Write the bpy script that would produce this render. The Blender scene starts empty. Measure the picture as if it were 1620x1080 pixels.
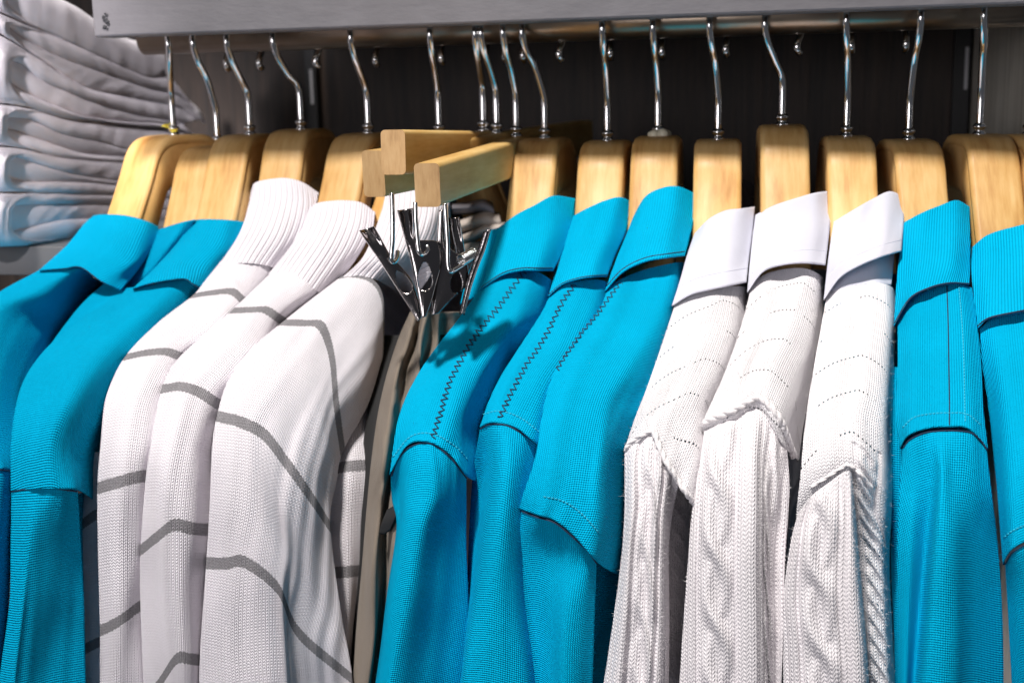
import bpy, bmesh, math, random
import numpy as np
from mathutils import Vector, Matrix
rad = math.radians
SC = bpy.context.scene
COL = SC.collection
random.seed(7)

# ------------------------------------------------------------------ camera
FPX = 2000.0                                   # focal length in photo pixels (photo is 1620 x 1080)
YAW, PITCH, ROLL = rad(13.0), rad(11.0), rad(1.3)
CAM = np.array([0.0, -0.74, -0.040])
_F = np.array([-math.sin(YAW) * math.cos(PITCH), math.cos(YAW) * math.cos(PITCH), -math.sin(PITCH)])
_R0 = np.array([math.cos(YAW), math.sin(YAW), 0.0])
_U0 = np.cross(_R0, _F)
_R = _R0 * math.cos(ROLL) - _U0 * math.sin(ROLL)
_U = _U0 * math.cos(ROLL) + _R0 * math.sin(ROLL)
cd = bpy.data.cameras.new('camera')
cam = bpy.data.objects.new('camera', cd)
COL.objects.link(cam)
cam.matrix_world = Matrix(((_R[0], _U[0], -_F[0], CAM[0]), (_R[1], _U[1], -_F[1], CAM[1]),
                           (_R[2], _U[2], -_F[2], CAM[2]), (0, 0, 0, 1)))
cd.sensor_width = 36.0
cd.lens = FPX / 1620.0 * 36.0
cd.clip_start, cd.clip_end = 0.02, 50.0
cd.dof.use_dof = True
cd.dof.focus_distance = 0.58
cd.dof.aperture_fstop = 10.0
SC.camera = cam

# ------------------------------------------------------------------ light
w = bpy.data.worlds.new('World')
SC.world = w
w.use_nodes = True
w.node_tree.nodes['Background'].inputs[0].default_value = (0.80, 0.86, 1.0, 1)
w.node_tree.nodes['Background'].inputs[1].default_value = 0.075


def area(name, loc, target, size, power, col):
    d = bpy.data.lights.new(name, 'AREA')
    d.shape = 'DISK'
    d.size, d.energy, d.color = size, power, col
    o = bpy.data.objects.new(name, d)
    COL.objects.link(o)
    o.location = loc
    o.rotation_euler = (Vector(target) - Vector(loc)).to_track_quat('-Z', 'Y').to_euler()
    return o


area('ceiling_or_fill_light', (-0.36, -1.25, 2.10), (-0.05, -0.15, -0.2), 0.26, 94, (1.0, 0.955, 0.90))  # key light: ceiling spot above the rail
area('ceiling_or_fill_light', (-0.85, -2.3, 0.14), (0.0, -0.10, -0.10), 0.9, 16, (0.97, 0.95, 1.0))  # no ceiling lamp: low fill added in front for the ambient light
sd = bpy.data.lights.new('stack_fill_spot', 'SPOT')          # narrow spot added to brighten the folded stack
sd.energy, sd.color, sd.spot_size, sd.spot_blend, sd.shadow_soft_size = 300, (1.0, 0.95, 0.97), rad(8.0), 0.6, 0.05
so_ = bpy.data.objects.new('stack_fill_spot', sd)
COL.objects.link(so_)
so_.location = (-0.10, -1.75, 0.55)
so_.rotation_euler = (Vector((-0.485, -0.08, -0.01)) - so_.location).to_track_quat('-Z', 'Y').to_euler()
SC.view_settings.view_transform = 'Standard'
SC.view_settings.look = 'None'
SC.view_settings.exposure = 0.10
SC.view_settings.gamma = 1.0
SC.cycles.max_bounces = 6


# ------------------------------------------------------------------ geometry helpers
def rays(px, py):
    px = np.asarray(px, float)
    py = np.asarray(py, float)
    d = _F + ((px - 810.0) / FPX)[..., None] * _R - ((py - 540.0) / FPX)[..., None] * _U
    return d / np.linalg.norm(d, axis=-1, keepdims=True)


def on_y(px, py, y):
    d = rays(px, py)
    return CAM + d * ((y - CAM[1]) / d[..., 1])[..., None]


def on_x(px, py, x):
    d = rays(px, py)
    return CAM + d * ((x - CAM[0]) / d[..., 0])[..., None]


def proj(p):
    q = np.asarray(p, float) - CAM
    z = q @ _F
    return 810 + FPX * (q @ _R) / z, 540 - FPX * (q @ _U) / z


# profile (y, z) of a garment hanging over a hanger: neck, shoulder, falling sleeve
_PK = np.array([(0.06, -0.050), (-0.015, -0.062), (-0.032, -0.078), (-0.050, -0.100), (-0.090, -0.129), (-0.140, -0.153),
                (-0.180, -0.174), (-0.203, -0.195), (-0.214, -0.220), (-0.219, -0.260), (-0.221, -0.32), (-0.222, -0.38), (-0.223, -0.44), (-0.224, -0.50), (-0.225, -0.56), (-0.226, -0.62)])


def cr(P, n, axis=0):
    """Catmull-Rom resample of an array along an axis, n samples per span"""
    P = np.moveaxis(np.asarray(P, float), axis, 0)
    m = len(P)
    Q = np.concatenate([2 * P[:1] - P[1:2], P, 2 * P[-1:] - P[-2:-1]], 0)
    ns = [n] * (m - 1) if np.isscalar(n) else list(n)
    out = []
    for i in range(m - 1):
        t = np.arange(ns[i]) / ns[i]
        t = t.reshape((-1,) + (1,) * (P.ndim - 1))
        a, b, c, d = Q[i], Q[i + 1], Q[i + 2], Q[i + 3]
        out.append(0.5 * (2 * b + (c - a) * t + (2 * a - 5 * b + 4 * c - d) * t ** 2 + (3 * b - a - 3 * c + d) * t ** 3))
    out.append(P[-1:])
    return np.moveaxis(np.concatenate(out, 0), 0, axis)


_PR = cr(_PK, 24)


def sheet(px, py):
    d = rays(px, py)
    sh = d.shape[:-1]
    d = d.reshape(-1, 3)
    s = (d[:, 2] / d[:, 1])[:, None]                       # z = CAMz + s (y - CAMy)
    g = (_PR[None, :, 1] - CAM[2]) - s * (_PR[None, :, 0] - CAM[1])
    sg = (g[:, :-1] >= 0) & (g[:, 1:] < 0)
    i = np.where(sg.any(1), sg.argmax(1), 0)
    k = np.arange(len(d))
    f = g[k, i] / (g[k, i] - g[k, i + 1] + 1e-12)
    y = _PR[i, 0] + f * (_PR[i + 1, 0] - _PR[i, 0])
    t = (y - CAM[1]) / d[:, 1]
    return d.reshape(sh + (3,)), t.reshape(sh)


def link(name, me, mat=None, parent=None, smooth=True):
    o = bpy.data.objects.new(name, me)
    COL.objects.link(o)
    if mat:
        me.materials.append(mat)
    if smooth and len(me.polygons):
        me.polygons.foreach_set('use_smooth', [True] * len(me.polygons))
    if parent:
        o.parent = parent
    return o


def thing(name, label, cat, loc=(0, 0, 0), rotz=0.0, group=None):
    o = bpy.data.objects.new(name, None)
    COL.objects.link(o)
    o.empty_display_size = 0.02
    o.location = loc
    o.rotation_euler = (0, 0, rotz)
    tag(o, label, cat, group)
    return o


def tag(o, label, cat, group=None):
    o['label'] = label
    o['category'] = cat
    if group:
        o['group'] = group
    return o


def wpos(o):
    p = Vector((0, 0, 0))
    while o is not None:
        p = p + o.location
        o = o.parent
    return np.array(p)


def mesh_from(name, V, F):
    me = bpy.data.meshes.new(name)
    me.from_pydata([tuple(v) for v in V], [], F)
    me.update()
    return me


def grid_mesh(name, P, uv=None, band=None, origin=(0, 0, 0)):
    n, m = P.shape[:2]
    V = (P - np.asarray(origin)).reshape(-1, 3)
    idx = np.arange(n * m).reshape(n, m)
    F = np.stack([idx[:-1, :-1], idx[1:, :-1], idx[1:, 1:], idx[:-1, 1:]], -1).reshape(-1, 4)
    me = bpy.data.meshes.new(name)
    me.vertices.add(len(V))
    me.vertices.foreach_set('co', V.ravel())
    me.loops.add(F.size)
    me.loops.foreach_set('vertex_index', F.ravel())
    me.polygons.add(len(F))
    me.polygons.foreach_set('loop_start', np.arange(len(F)) * 4)
    me.polygons.foreach_set('loop_total', np.full(len(F), 4))
    if uv is not None:
        l = me.uv_layers.new(name='cloth')
        l.data.foreach_set('uv', uv.reshape(-1, 2)[F.ravel()].ravel())
    if band is not None:
        a = me.attributes.new('band', 'FLOAT', 'POINT')
        a.data.foreach_set('value', band.ravel())
    me.update()
    me.validate()
    return me


def tube_mesh(name, pts, r, seg=8, origin=(0, 0, 0), cap=True):
    pts = np.asarray(pts, float)
    n = len(pts)
    r = np.full(n, r) if np.isscalar(r) else np.asarray(r)
    T = np.gradient(pts, axis=0)
    T /= np.linalg.norm(T, axis=1, keepdims=True) + 1e-12
    ref = np.array([1.0, 0.0, 0.0]) if abs(T[0, 0]) < 0.8 else np.array([0.0, 0.0, 1.0])
    N = np.cross(T[0], ref)
    N /= np.linalg.norm(N)
    V = []
    for i in range(n):
        N = N - T[i] * (N @ T[i])
        N /= np.linalg.norm(N) + 1e-12
        B = np.cross(T[i], N)
        for k in range(seg):
            a = 2 * math.pi * k / seg
            V.append(pts[i] + r[i] * (math.cos(a) * N + math.sin(a) * B) - np.asarray(origin))
    F = []
    for i in range(n - 1):
        for k in range(seg):
            F.append((i * seg + k, i * seg + (k + 1) % seg, (i + 1) * seg + (k + 1) % seg, (i + 1) * seg + k))
    if cap:
        F.append(tuple(range(seg - 1, -1, -1)))
        F.append(tuple((n - 1) * seg + k for k in range(seg)))
    return mesh_from(name, V, F)


def box_mesh(name, a, b, bevel=0.0, seg=2):
    bm = bmesh.new()
    a, b = Vector(a), Vector(b)
    bmesh.ops.create_cube(bm, size=1.0)
    for v in bm.verts:
        v.co = Vector([(a[k] + b[k]) / 2 + v.co[k] * (b[k] - a[k]) for k in range(3)])
    if bevel:
        bmesh.ops.bevel(bm, geom=list(bm.edges), offset=bevel, segments=seg, affect='EDGES', profile=0.5)
    bmesh.ops.recalc_face_normals(bm, faces=bm.faces)
    me = bpy.data.meshes.new(name)
    bm.to_mesh(me)
    bm.free()
    return me


def waves(seed, u, v, amp, lo=0.018, hi=0.07, n=9):
    rg = np.random.RandomState(seed)
    o = np.zeros_like(u)
    for _ in range(n):
        L = lo * (hi / lo) ** rg.rand()
        a = rg.rand() * 2 * math.pi
        o += np.sin(2 * math.pi * (u * math.cos(a) * 1.5 + v * math.sin(a) * 0.6) / L + rg.rand() * 6.28) * (L / hi) ** 0.7
    return o * amp / math.sqrt(n)


class Cloth:
    """dense cloth surface spanned over a control net of (px, py, push_mm) knots that lie on the hanging profile"""

    def __init__(self, rows, base=0.0, step=3.0, amp=0.5, seed=1, lip=3.0, wrap=45.0, stripes=(), relief=None, dist=None, top=0.0, pk=(0.0, 0.0), follow=None, meet=None):
        C = np.array(rows, float)
        n, m = C.shape[:2]
        self.C = C
        if meet is not None:                         # knitted on: end flush with the piece below
            e = meet.C[0]
            q = np.interp(C[-1, :, 0], e[:, 0], e[:, 2]) - base - 0.6
            C[-2, :, 2] += (q - C[-1, :, 2]) * 0.35
            C[-1, :, 2] = q
        if follow is not None:                       # sewn on: start flush with the edge of the piece above
            e = follow.C[-1]
            C[0, :, 2] = np.minimum(C[0, :, 2], np.interp(C[0, :, 0], e[:, 0], e[:, 2]) + 1.3)
        nr = [max(2, int(round(np.hypot(*(C[i + 1, :, :2] - C[i, :, :2]).T).mean() / step))) for i in range(n - 1)]
        nc = [max(2, int(round(np.hypot(*(C[:, j + 1, :2] - C[:, j, :2]).T).mean() / step))) for j in range(m - 1)]
        G = cr(cr(C, nr, 0), nc, 1)
        self.rowi = np.concatenate([[0], np.cumsum(nr)])
        self.coli = np.concatenate([[0], np.cumsum(nc)])
        px, py, push = G[..., 0], G[..., 1], G[..., 2] + base
        if dist is None:
            d, t = sheet(px, py)
        else:
            d = rays(px, py)
            t = dist(px, py)
        P = CAM + d * (t + push / 1000.0)[..., None]
        du = np.linalg.norm(np.diff(P, axis=1), axis=2)
        dv = np.linalg.norm(np.diff(P, axis=0), axis=2)
        # smoothed metric, so that the knit stays even over folds
        u = np.concatenate([np.zeros((len(P), 1)), np.cumsum(du, 1)], 1)
        u = u - u[:, [u.shape[1] // 2]]
        v = np.concatenate([np.zeros((1, P.shape[1])), np.cumsum(dv, 0)], 0)
        extra = waves(seed, u, v, amp)
        # soft hanging folds that grow downwards, and puckers along sewn edges
        extra = extra + waves(seed + 500, u * 3.0, v * 0.25, amp * 0.9, 0.03, 0.09, 7) * np.clip(v / 0.12, 0, 1)
        if pk[0]:
            extra = extra + waves(seed + 900, u, v * 0.5, pk[0], 0.007, 0.016, 8) * np.exp(-v / 0.012)
        if pk[1]:
            extra = extra + waves(seed + 950, u, v * 0.5, pk[1], 0.007, 0.016, 8) * np.exp(-(v[-1:] - v) / 0.010)
        edge = np.minimum(1, np.minimum(np.arange(P.shape[1]), np.arange(P.shape[1])[::-1])[None, :] / 6.0)
        if relief is not None:
            extra = extra - relief(u, v) * edge * np.minimum(1, np.arange(P.shape[0]) / 12.0)[:, None]
        P = CAM + d * (t + (push + extra) / 1000.0)[..., None]
        self.px, self.py, self.P, self.d = px, py, P, d
        self.band = None
        if len(stripes):
            B = np.full(v.shape, 1e3)
            for s in stripes:
                q = v - v[self.rowi[s]][None, :]
                B = np.minimum(np.abs(q), B)
            self.band = B
        self.u, self.v = u, v

        def back(a, k, mm, dpx=0.0, dpy=0.0):
            x, y = px[k] + dpx, py[k] + dpy
            return None
        # turned-under hem at the bottom, turned-in top and the sides that run back out of sight
        Pf, uf, vf, bf = P, u, v, self.band
        tt = np.linalg.norm(P - CAM, axis=2)

        def col(j, mm, inw):
            dd = rays(px[:, j] + inw, py[:, j])
            return (CAM + dd * (tt[:, j] + mm / 1000.0)[:, None])[:, None, :]
        if wrap:
            sgn = 1.0 if px[:, -1].mean() > px[:, 0].mean() else -1.0
            L = [col(0, wrap, 4 * sgn), col(0, 6, 1.0 * sgn)]
            R = [col(-1, 6, -1.0 * sgn), col(-1, wrap, -4 * sgn)]
            Pf = np.concatenate(L + [Pf] + R, 1)
            e = np.array([0.05, 0.006])
            uf = np.concatenate([u[:, :1] - e[None], u, u[:, -1:] + e[None, ::-1]], 1)
            vf = np.concatenate([v[:, :1], v[:, :1], v, v[:, -1:], v[:, -1:]], 1)
            if bf is not None:
                bf = np.concatenate([bf[:, :1], bf[:, :1], bf, bf[:, -1:], bf[:, -1:]], 1)
        if lip:
            q = Pf[-1:] - CAM
            ln = np.linalg.norm(q, axis=2, keepdims=True)
            a = CAM + q / ln * (ln + 0.0009) + np.array([0, 0, -0.0006])
            b = CAM + q / ln * (ln + lip / 1000.0) + np.array([0, 0, 0.0005])
            Pf = np.concatenate([Pf, a, b], 0)
            uf = np.concatenate([uf, uf[-1:], uf[-1:]], 0)
            vf = np.concatenate([vf, vf[-1:] + 0.001, vf[-1:] + 0.003], 0)
            if bf is not None:
                bf = np.concatenate([bf, bf[-1:], bf[-1:]], 0)
        if top:
            q = Pf[:1] - CAM
            ln = np.linalg.norm(q, axis=2, keepdims=True)
            a = CAM + q / ln * (ln + 0.0012) + np.array([0, 0, 0.0004])
            b = CAM + q / ln * (ln + top / 1000.0) + np.array([0, 0, -0.0015])
            c = CAM + q / ln * (ln + top / 1000.0) + np.array([0, 0, -0.012])
            Pf = np.concatenate([c, b, a, Pf], 0)
            uf = np.concatenate([uf[:1]] * 3 + [uf], 0)
            vf = np.concatenate([vf[:1] - 0.016, vf[:1] - 0.005, vf[:1] - 0.001, vf], 0)
            if bf is not None:
                bf = np.concatenate([bf[:1]] * 3 + [bf], 0)
        self.Pf, self.uvf, self.bf = Pf, np.stack([uf, vf], -1), bf

    def obj(self, name, mat, parent):
        o = link(name, grid_mesh(name, self.Pf, self.uvf, self.bf, parent.matrix_world.translation if False else parent.location), mat, parent)
        return o

    def at(self, x, y, off=0.6):
        """the cloth's point seen at photo pixel (x, y), lifted off it"""
        q = (self.px - x) ** 2 + (self.py - y) ** 2
        k = np.argsort(q.ravel())[:4]
        wt = 1 / (q.ravel()[k] + 0.3)
        t = (np.linalg.norm(self.P - CAM, axis=2).ravel()[k] * wt).sum() / wt.sum()
        return CAM + rays(x, y) * (t - off / 1000.0)


# ------------------------------------------------------------------ materials
class NT:
    def __init__(self, name):
        self.m = bpy.data.materials.new(name)
        self.m.use_nodes = True
        self.t = self.m.node_tree
        self.b = self.t.nodes['Principled BSDF']

    def n(self, kind, **kw):
        x = self.t.nodes.new(kind)
        for k, v in kw.items():
            setattr(x, k, v)
        return x

    def put(self, sock, v):
        if hasattr(v, 'is_output') or isinstance(v, bpy.types.NodeSocket):
            self.t.links.new(v, sock)
        else:
            sock.default_value = v

    def math(self, op, a, b=None, c=None):
        x = self.n('ShaderNodeMath', operation=op)
        self.put(x.inputs[0], a)
        if b is not None:
            self.put(x.inputs[1], b)
        if c is not None:
            self.put(x.inputs[2], c)
        return x.outputs[0]

    def uv(self):
        u = self.n('ShaderNodeUVMap', uv_map='cloth')
        s = self.n('ShaderNodeSeparateXYZ')
        self.t.links.new(u.outputs[0], s.inputs[0])
        return s.outputs[0], s.outputs[1]

    def noise(self, scale, detail=3.0, rough=0.5, vec=None, stretch=None):
        x = self.n('ShaderNodeTexNoise')
        x.inputs['Scale'].default_value = scale
        x.inputs['Detail'].default_value = detail
        x.inputs['Roughness'].default_value = rough
        if vec is None:
            vec = self.n('ShaderNodeTexCoord').outputs['Object']
        if stretch:
            mp = self.n('ShaderNodeMapping')
            mp.inputs['Scale'].default_value = stretch
            self.t.links.new(vec, mp.inputs[0])
            vec = mp.outputs[0]
        self.t.links.new(vec, x.inputs['Vector'])
        return x.outputs['Fac']

    def mix(self, f, a, b):
        x = self.n('ShaderNodeMix', data_type='RGBA')
        self.put(x.inputs[0], f)
        for s, v in ((x.inputs[6], a), (x.inputs[7], b)):
            self.put(s, v if not isinstance(v, tuple) else (v + (1,))[:4])
        return x.outputs[2]

    def ramp(self, f, stops):
        x = self.n('ShaderNodeValToRGB')
        e = x.color_ramp.elements
        while len(e) < len(stops):
            e.new(0.5)
        for k, (p, c) in enumerate(stops):
            e[k].position = p
            e[k].color = (c + (1,))[:4]
        self.t.links.new(f, x.inputs[0])
        return x.outputs[0]

    def bump(self, h, dist, strength=1.0, base=None):
        x = self.n('ShaderNodeBump')
        x.inputs['Strength'].default_value = strength
        x.inputs['Distance'].default_value = dist
        self.t.links.new(h, x.inputs['Height'])
        if base is not None:
            self.t.links.new(base, x.inputs['Normal'])
        return x.outputs[0]

    def done(self, col, rough=0.6, nrm=None, metal=0.0, spec=None, sheen=0.0):
        self.put(self.b.inputs['Base Color'], col if not isinstance(col, tuple) else (col + (1,))[:4])
        self.put(self.b.inputs['Roughness'], rough)
        self.b.inputs['Metallic'].default_value = metal
        if spec is not None:
            self.b.inputs['Specular IOR Level'].default_value = spec
        if sheen:
            self.b.inputs['Sheen Weight'].default_value = sheen
            self.b.inputs['Sheen Roughness'].default_value = 0.5
        if nrm is not None:
            self.t.links.new(nrm, self.b.inputs['Normal'])
        return self.m


def h_stitch(t, u, v, w, h):
    """stockinette: columns of V stitches"""
    a = t.math('FRACT', t.math('DIVIDE', u, w))
    tri = t.math('MULTIPLY', t.math('ABSOLUTE', t.math('SUBTRACT', a, 0.5)), 2.0)
    vv = t.math('ADD', t.math('DIVIDE', v, h), t.math('MULTIPLY', tri, -0.85))
    s = t.math('MULTIPLY_ADD', t.math('SINE', t.math('MULTIPLY', vv, 2 * math.pi)), 0.5, 0.5)
    leg = t.math('SUBTRACT', 1.0, t.math('ABSOLUTE', t.math('MULTIPLY_ADD', tri, 2.0, -1.0)))
    leg = t.math('POWER', leg, 0.6)
    return t.math('MULTIPLY', leg, t.math('MULTIPLY_ADD', s, 0.65, 0.35)), tri


def h_pique(t, u, v, p):
    a = t.math('SINE', t.math('MULTIPLY', t.math('ADD', u, v), 2 * math.pi / p))
    b = t.math('SINE', t.math('MULTIPLY', t.math('SUBTRACT', u, v), 2 * math.pi / p))
    return t.math('MULTIPLY_ADD', t.math('MULTIPLY', a, b), 0.5, 0.5)


def h_rib(t, u, p, pw=0.7):
    return t.math('POWER', t.math('ABSOLUTE', t.math('SINE', t.math('MULTIPLY', u, math.pi / p))), pw)


def h_row(t, v, p):
    return t.math('MULTIPLY_ADD', t.math('SINE', t.math('MULTIPLY', v, 2 * math.pi / p)), 0.5, 0.5)


CYAN = (0.0, 0.415, 0.69)
CYAN_B = (0.0, 0.355, 0.60)
WHITE = (0.84, 0.80, 0.85)


def fabric(name, kind, col, p, dist, h=None, var=0.08, sheen=0.0, rough=0.85, stripes=None, sw=0.0024, holes=False):
    t = NT(name)
    u, v = t.uv()
    tri = None
    if kind == 'stitch':
        H, tri = h_stitch(t, u, v, p, h or p * 0.75)
    elif kind == 'pique':
        H = h_pique(t, u, v, p)
    elif kind == 'rib':
        H = t.math('MULTIPLY_ADD', h_row(t, v, p * 0.55), 0.18, h_rib(t, u, p))
    elif kind == 'row':
        H = t.math('MULTIPLY_ADD', h_rib(t, u, p * 0.9), 0.35, h_row(t, v, p))
    else:
        H = t.math('MULTIPLY', h_rib(t, u, p), h_rib(t, v, p))
    nz = t.noise(420.0, 2.0, 0.6)
    H = t.math('MULTIPLY_ADD', nz, 0.30, H)
    big = t.noise(26.0, 3.0, 0.55)
    f = t.math('MULTIPLY_ADD', t.math('SUBTRACT', nz, 0.5), 0.5, big)
    dk = tuple(c * (1 - var) for c in col)
    lt = tuple(min(1, c * (1 + var * 0.6)) for c in col)
    c = t.mix(f, dk, lt)
    if stripes:
        a = t.n('ShaderNodeAttribute', attribute_name='band').outputs['Fac']
        if tri is not None:
            a = t.math('ADD', a, t.math('MULTIPLY', t.math('SUBTRACT', tri, 0.5), 0.0006))
        a = t.math('ADD', a, t.math('MULTIPLY', t.math('SUBTRACT', t.noise(600.0, 2.0, 0.6), 0.5), 0.0012))
        k = t.math('LESS_THAN', a, sw)
        sc = t.mix(t.noise(900.0, 1.0, 0.5), tuple(x * 0.75 for x in stripes), tuple(x * 1.3 for x in stripes))
        c = t.mix(k, c, sc)
    nr = t.bump(H, dist)
    m = t.done(c, rough, nr, sheen=sheen, spec=0.04)
    if holes:                                  # rows of openwork eyelets, slanting down from the shoulder ridge
        q = t.math('ADD', t.math('MULTIPLY', t.math('ABSOLUTE', t.math('SUBTRACT', u, 0.004)), -0.50), v)
        fr = t.math('FRACT', t.math('DIVIDE', q, 0.0245))
        inq = t.math('LESS_THAN', t.math('ABSOLUTE', t.math('SUBTRACT', fr, 0.5)), 0.018)
        fu = t.math('FRACT', t.math('DIVIDE', u, 0.0019))
        inu = t.math('LESS_THAN', t.math('ABSOLUTE', t.math('SUBTRACT', fu, 0.5)), 0.19)
        gate = t.math('GREATER_THAN', t.noise(60.0, 1.0, 0.5), 0.46)
        hole = t.math('MULTIPLY', t.math('MULTIPLY', inq, inu), gate)
        tr = t.n('ShaderNodeBsdfTransparent')
        mx = t.n('ShaderNodeMixShader')
        out = t.t.nodes['Material Output']
        t.t.links.new(hole, mx.inputs[0])
        t.t.links.new(t.b.outputs[0], mx.inputs[1])
        t.t.links.new(tr.outputs[0], mx.inputs[2])
        t.t.links.new(mx.outputs[0], out.inputs['Surface'])
    return m


M = {}
M['jersey_cyan'] = fabric('cyan fine knit', 'row', CYAN_B, 0.0013, 0.0005, var=0.16)
M['rib_cyan'] = fabric('cyan ribbed collar', 'rib', CYAN, 0.0015, 0.0004, var=0.16)
M['waffle_cyan'] = fabric('cyan waffle rib', 'rib', CYAN_B, 0.0016, 0.0006)
M['pique'] = fabric('cyan pique', 'pique', CYAN, 0.0021, 0.00055, var=0.16)
M['stripe_knit'] = fabric('white knit with grey bands', 'stitch', WHITE, 0.0020, 0.0006, stripes=(0.265, 0.255, 0.27), sw=0.0030)
M['rib_white'] = fabric('white rib', 'rib', (0.70, 0.665, 0.71), 0.0017, 0.0004)
M['cable_knit'] = fabric('white chunky knit', 'stitch', (0.80, 0.765, 0.79), 0.0025, 0.00045, h=0.0019)
M['open_knit'] = fabric('white openwork knit', 'stitch', (0.86, 0.835, 0.86), 0.0020, 0.0005, holes=True)
M['poplin'] = fabric('white woven shirt collar', 'weave', (0.66, 0.66, 0.75), 0.0007, 0.00012, var=0.06, sheen=0.1)
M['shirt'] = fabric('folded white shirt', 'weave', (0.83, 0.785, 0.84), 0.0010, 0.0002, var=0.08, sheen=0.1)
M['khaki'] = fabric('brown grey twill', 'weave', (0.21, 0.172, 0.138), 0.0006, 0.0001, var=0.12, sheen=0.1, rough=0.7)
M['taupe'] = fabric('taupe cotton', 'weave', (0.46, 0.40, 0.36), 0.0008, 0.00012, var=0.1)
M['greycloth'] = fabric('grey cloth', 'weave', (0.25, 0.24, 0.27), 0.0008, 0.00012, var=0.1)


def simple(name, col, rough, metal=0.0, spec=None, nscale=0, nbump=0.0, var=0.0):
    t = NT(name)
    c, nr = col, None
    if nscale:
        f = t.noise(nscale, 4.0, 0.6)
        c = t.mix(f, tuple(x * (1 - var) for x in col), tuple(min(1, x * (1 + var)) for x in col))
        nr = t.bump(f, nbump)
    return t.done(c, rough, nr, metal, spec)


M['thread'] = simple('navy thread', (0.006, 0.022, 0.06), 0.8)
M['thread_cyan'] = simple('cyan thread', (0.02, 0.45, 0.62), 0.7)
M['chrome'] = simple('chromed steel', (0.78, 0.76, 0.74), 0.10, 1.0, nscale=300, nbump=0.00003, var=0.04)
M['gunmetal'] = simple('dark chromed clip', (0.27, 0.245, 0.24), 0.14, 1.0, nscale=120, nbump=0.0002, var=0.1)
M['rail'] = simple('dull steel rail', (0.36, 0.28, 0.21), 0.30, 0.95, nscale=60, nbump=0.0001, var=0.25)
M['black'] = simple('black painted steel', (0.012, 0.011, 0.011), 0.5)
M['slot'] = simple('bright slot metal', (0.55, 0.54, 0.56), 0.45)
M['black_cloth'] = simple('black webbing', (0.012, 0.012, 0.013), 0.9)
M['yellow'] = simple('yellow plastic tie', (0.75, 0.62, 0.03), 0.5)
M['glue'] = simple('dried pale glue', (0.72, 0.66, 0.50), 0.4)
M['stain'] = simple('dark scuff', (0.03, 0.03, 0.035), 0.7)
M['lower_shelf'] = simple('dark grey laminate', (0.10, 0.098, 0.10), 0.5, nscale=40, nbump=0.0002, var=0.12)


def shelf_paint():
    t = NT('grey painted board')
    a = t.noise(140.0, 5.0, 0.65, stretch=(0.35, 1, 1))
    b = t.noise(38.0, 4.0, 0.6)
    v = t.n('ShaderNodeTexVoronoi')
    v.inputs['Scale'].default_value = 75.0
    tc = t.n('ShaderNodeTexCoord').outputs['Object']
    t.t.links.new(tc, v.inputs['Vector'])
    blob = t.math('LESS_THAN', v.outputs['Distance'], 0.16)
    gate = t.math('GREATER_THAN', t.noise(16.0, 2.0, 0.5), 0.56)
    blob = t.math('MULTIPLY', blob, gate)
    H = t.math('ADD', t.math('MULTIPLY', a, 0.35), t.math('MULTIPLY', blob, 1.2))
    c = t.mix(b, (0.122, 0.116, 0.126), (0.178, 0.169, 0.181))
    return t.done(c, t.math('MULTIPLY_ADD', a, 0.25, 0.32), t.bump(H, 0.0014), spec=0.4)


M['paint'] = shelf_paint()


def wood(name, c0, c1, c2, scale=1.0, rough=0.58, along=(1, 0.14, 0.14)):
    t = NT(name)
    oi = t.n('ShaderNodeObjectInfo').outputs['Random']
    tc = t.n('ShaderNodeTexCoord').outputs['Object']
    off = t.n('ShaderNodeVectorMath', operation='ADD')
    t.t.links.new(tc, off.inputs[0])
    cb = t.n('ShaderNodeCombineXYZ')
    for k in range(3):
        t.put(cb.inputs[k], t.math('MULTIPLY', oi, 3.7 + k))
    t.t.links.new(cb.outputs[0], off.inputs[1])
    vec = off.outputs[0]
    a = t.noise(90 * scale, 3.0, 0.6, vec, along)
    f = t.noise(420 * scale, 3.0, 0.65, vec, along)
    g = t.noise(30 * scale, 2.0, 0.5, vec)
    k = t.math('ADD', t.math('MULTIPLY', a, 0.5), t.math('ADD', t.math('MULTIPLY', f, 0.28), t.math('MULTIPLY', g, 0.35)))
    c = t.ramp(k, [(0.41, c0), (0.53, c1), (0.66, c2)])
    hs = t.n('ShaderNodeHueSaturation')
    t.put(hs.inputs['Value'], t.math('MULTIPLY_ADD', oi, 0.24, 0.84))
    t.t.links.new(c, hs.inputs['Color'])
    m = t.done(hs.outputs[0], rough, t.bump(f, 0.00012), spec=0.45)
    t.b.inputs['Coat Weight'].default_value = 0.06
    t.b.inputs['Coat Roughness'].default_value = 0.25
    return m


M['maple'] = wood('lacquered pale wood', (0.47, 0.225, 0.060), (0.63, 0.360, 0.118), (0.73, 0.465, 0.19))
M['bar_wood'] = wood('honey wood bar', (0.56, 0.31, 0.09), (0.66, 0.41, 0.135), (0.74, 0.50, 0.195), along=(1, 0.12, 1))
M['end_grain'] = wood('end grain wood', (0.34, 0.19, 0.075), (0.48, 0.29, 0.125), (0.56, 0.36, 0.17), 1.6, 0.6, (1, 1, 0.2))


def panel_wood(name, c0, c1, sc):
    t = NT(name)
    a = t.noise(sc, 4.0, 0.7, None, (1, 1, 0.035))
    b = t.noise(sc * 3.1, 3.0, 0.7, None, (1, 1, 0.05))
    f = t.math('ADD', t.math('MULTIPLY', a, 0.65), t.math('MULTIPLY', b, 0.35))
    c = t.ramp(f, [(0.36, c0), (0.62, c1)])
    return t.done(c, 0.6, t.bump(f, 0.0006))


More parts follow.
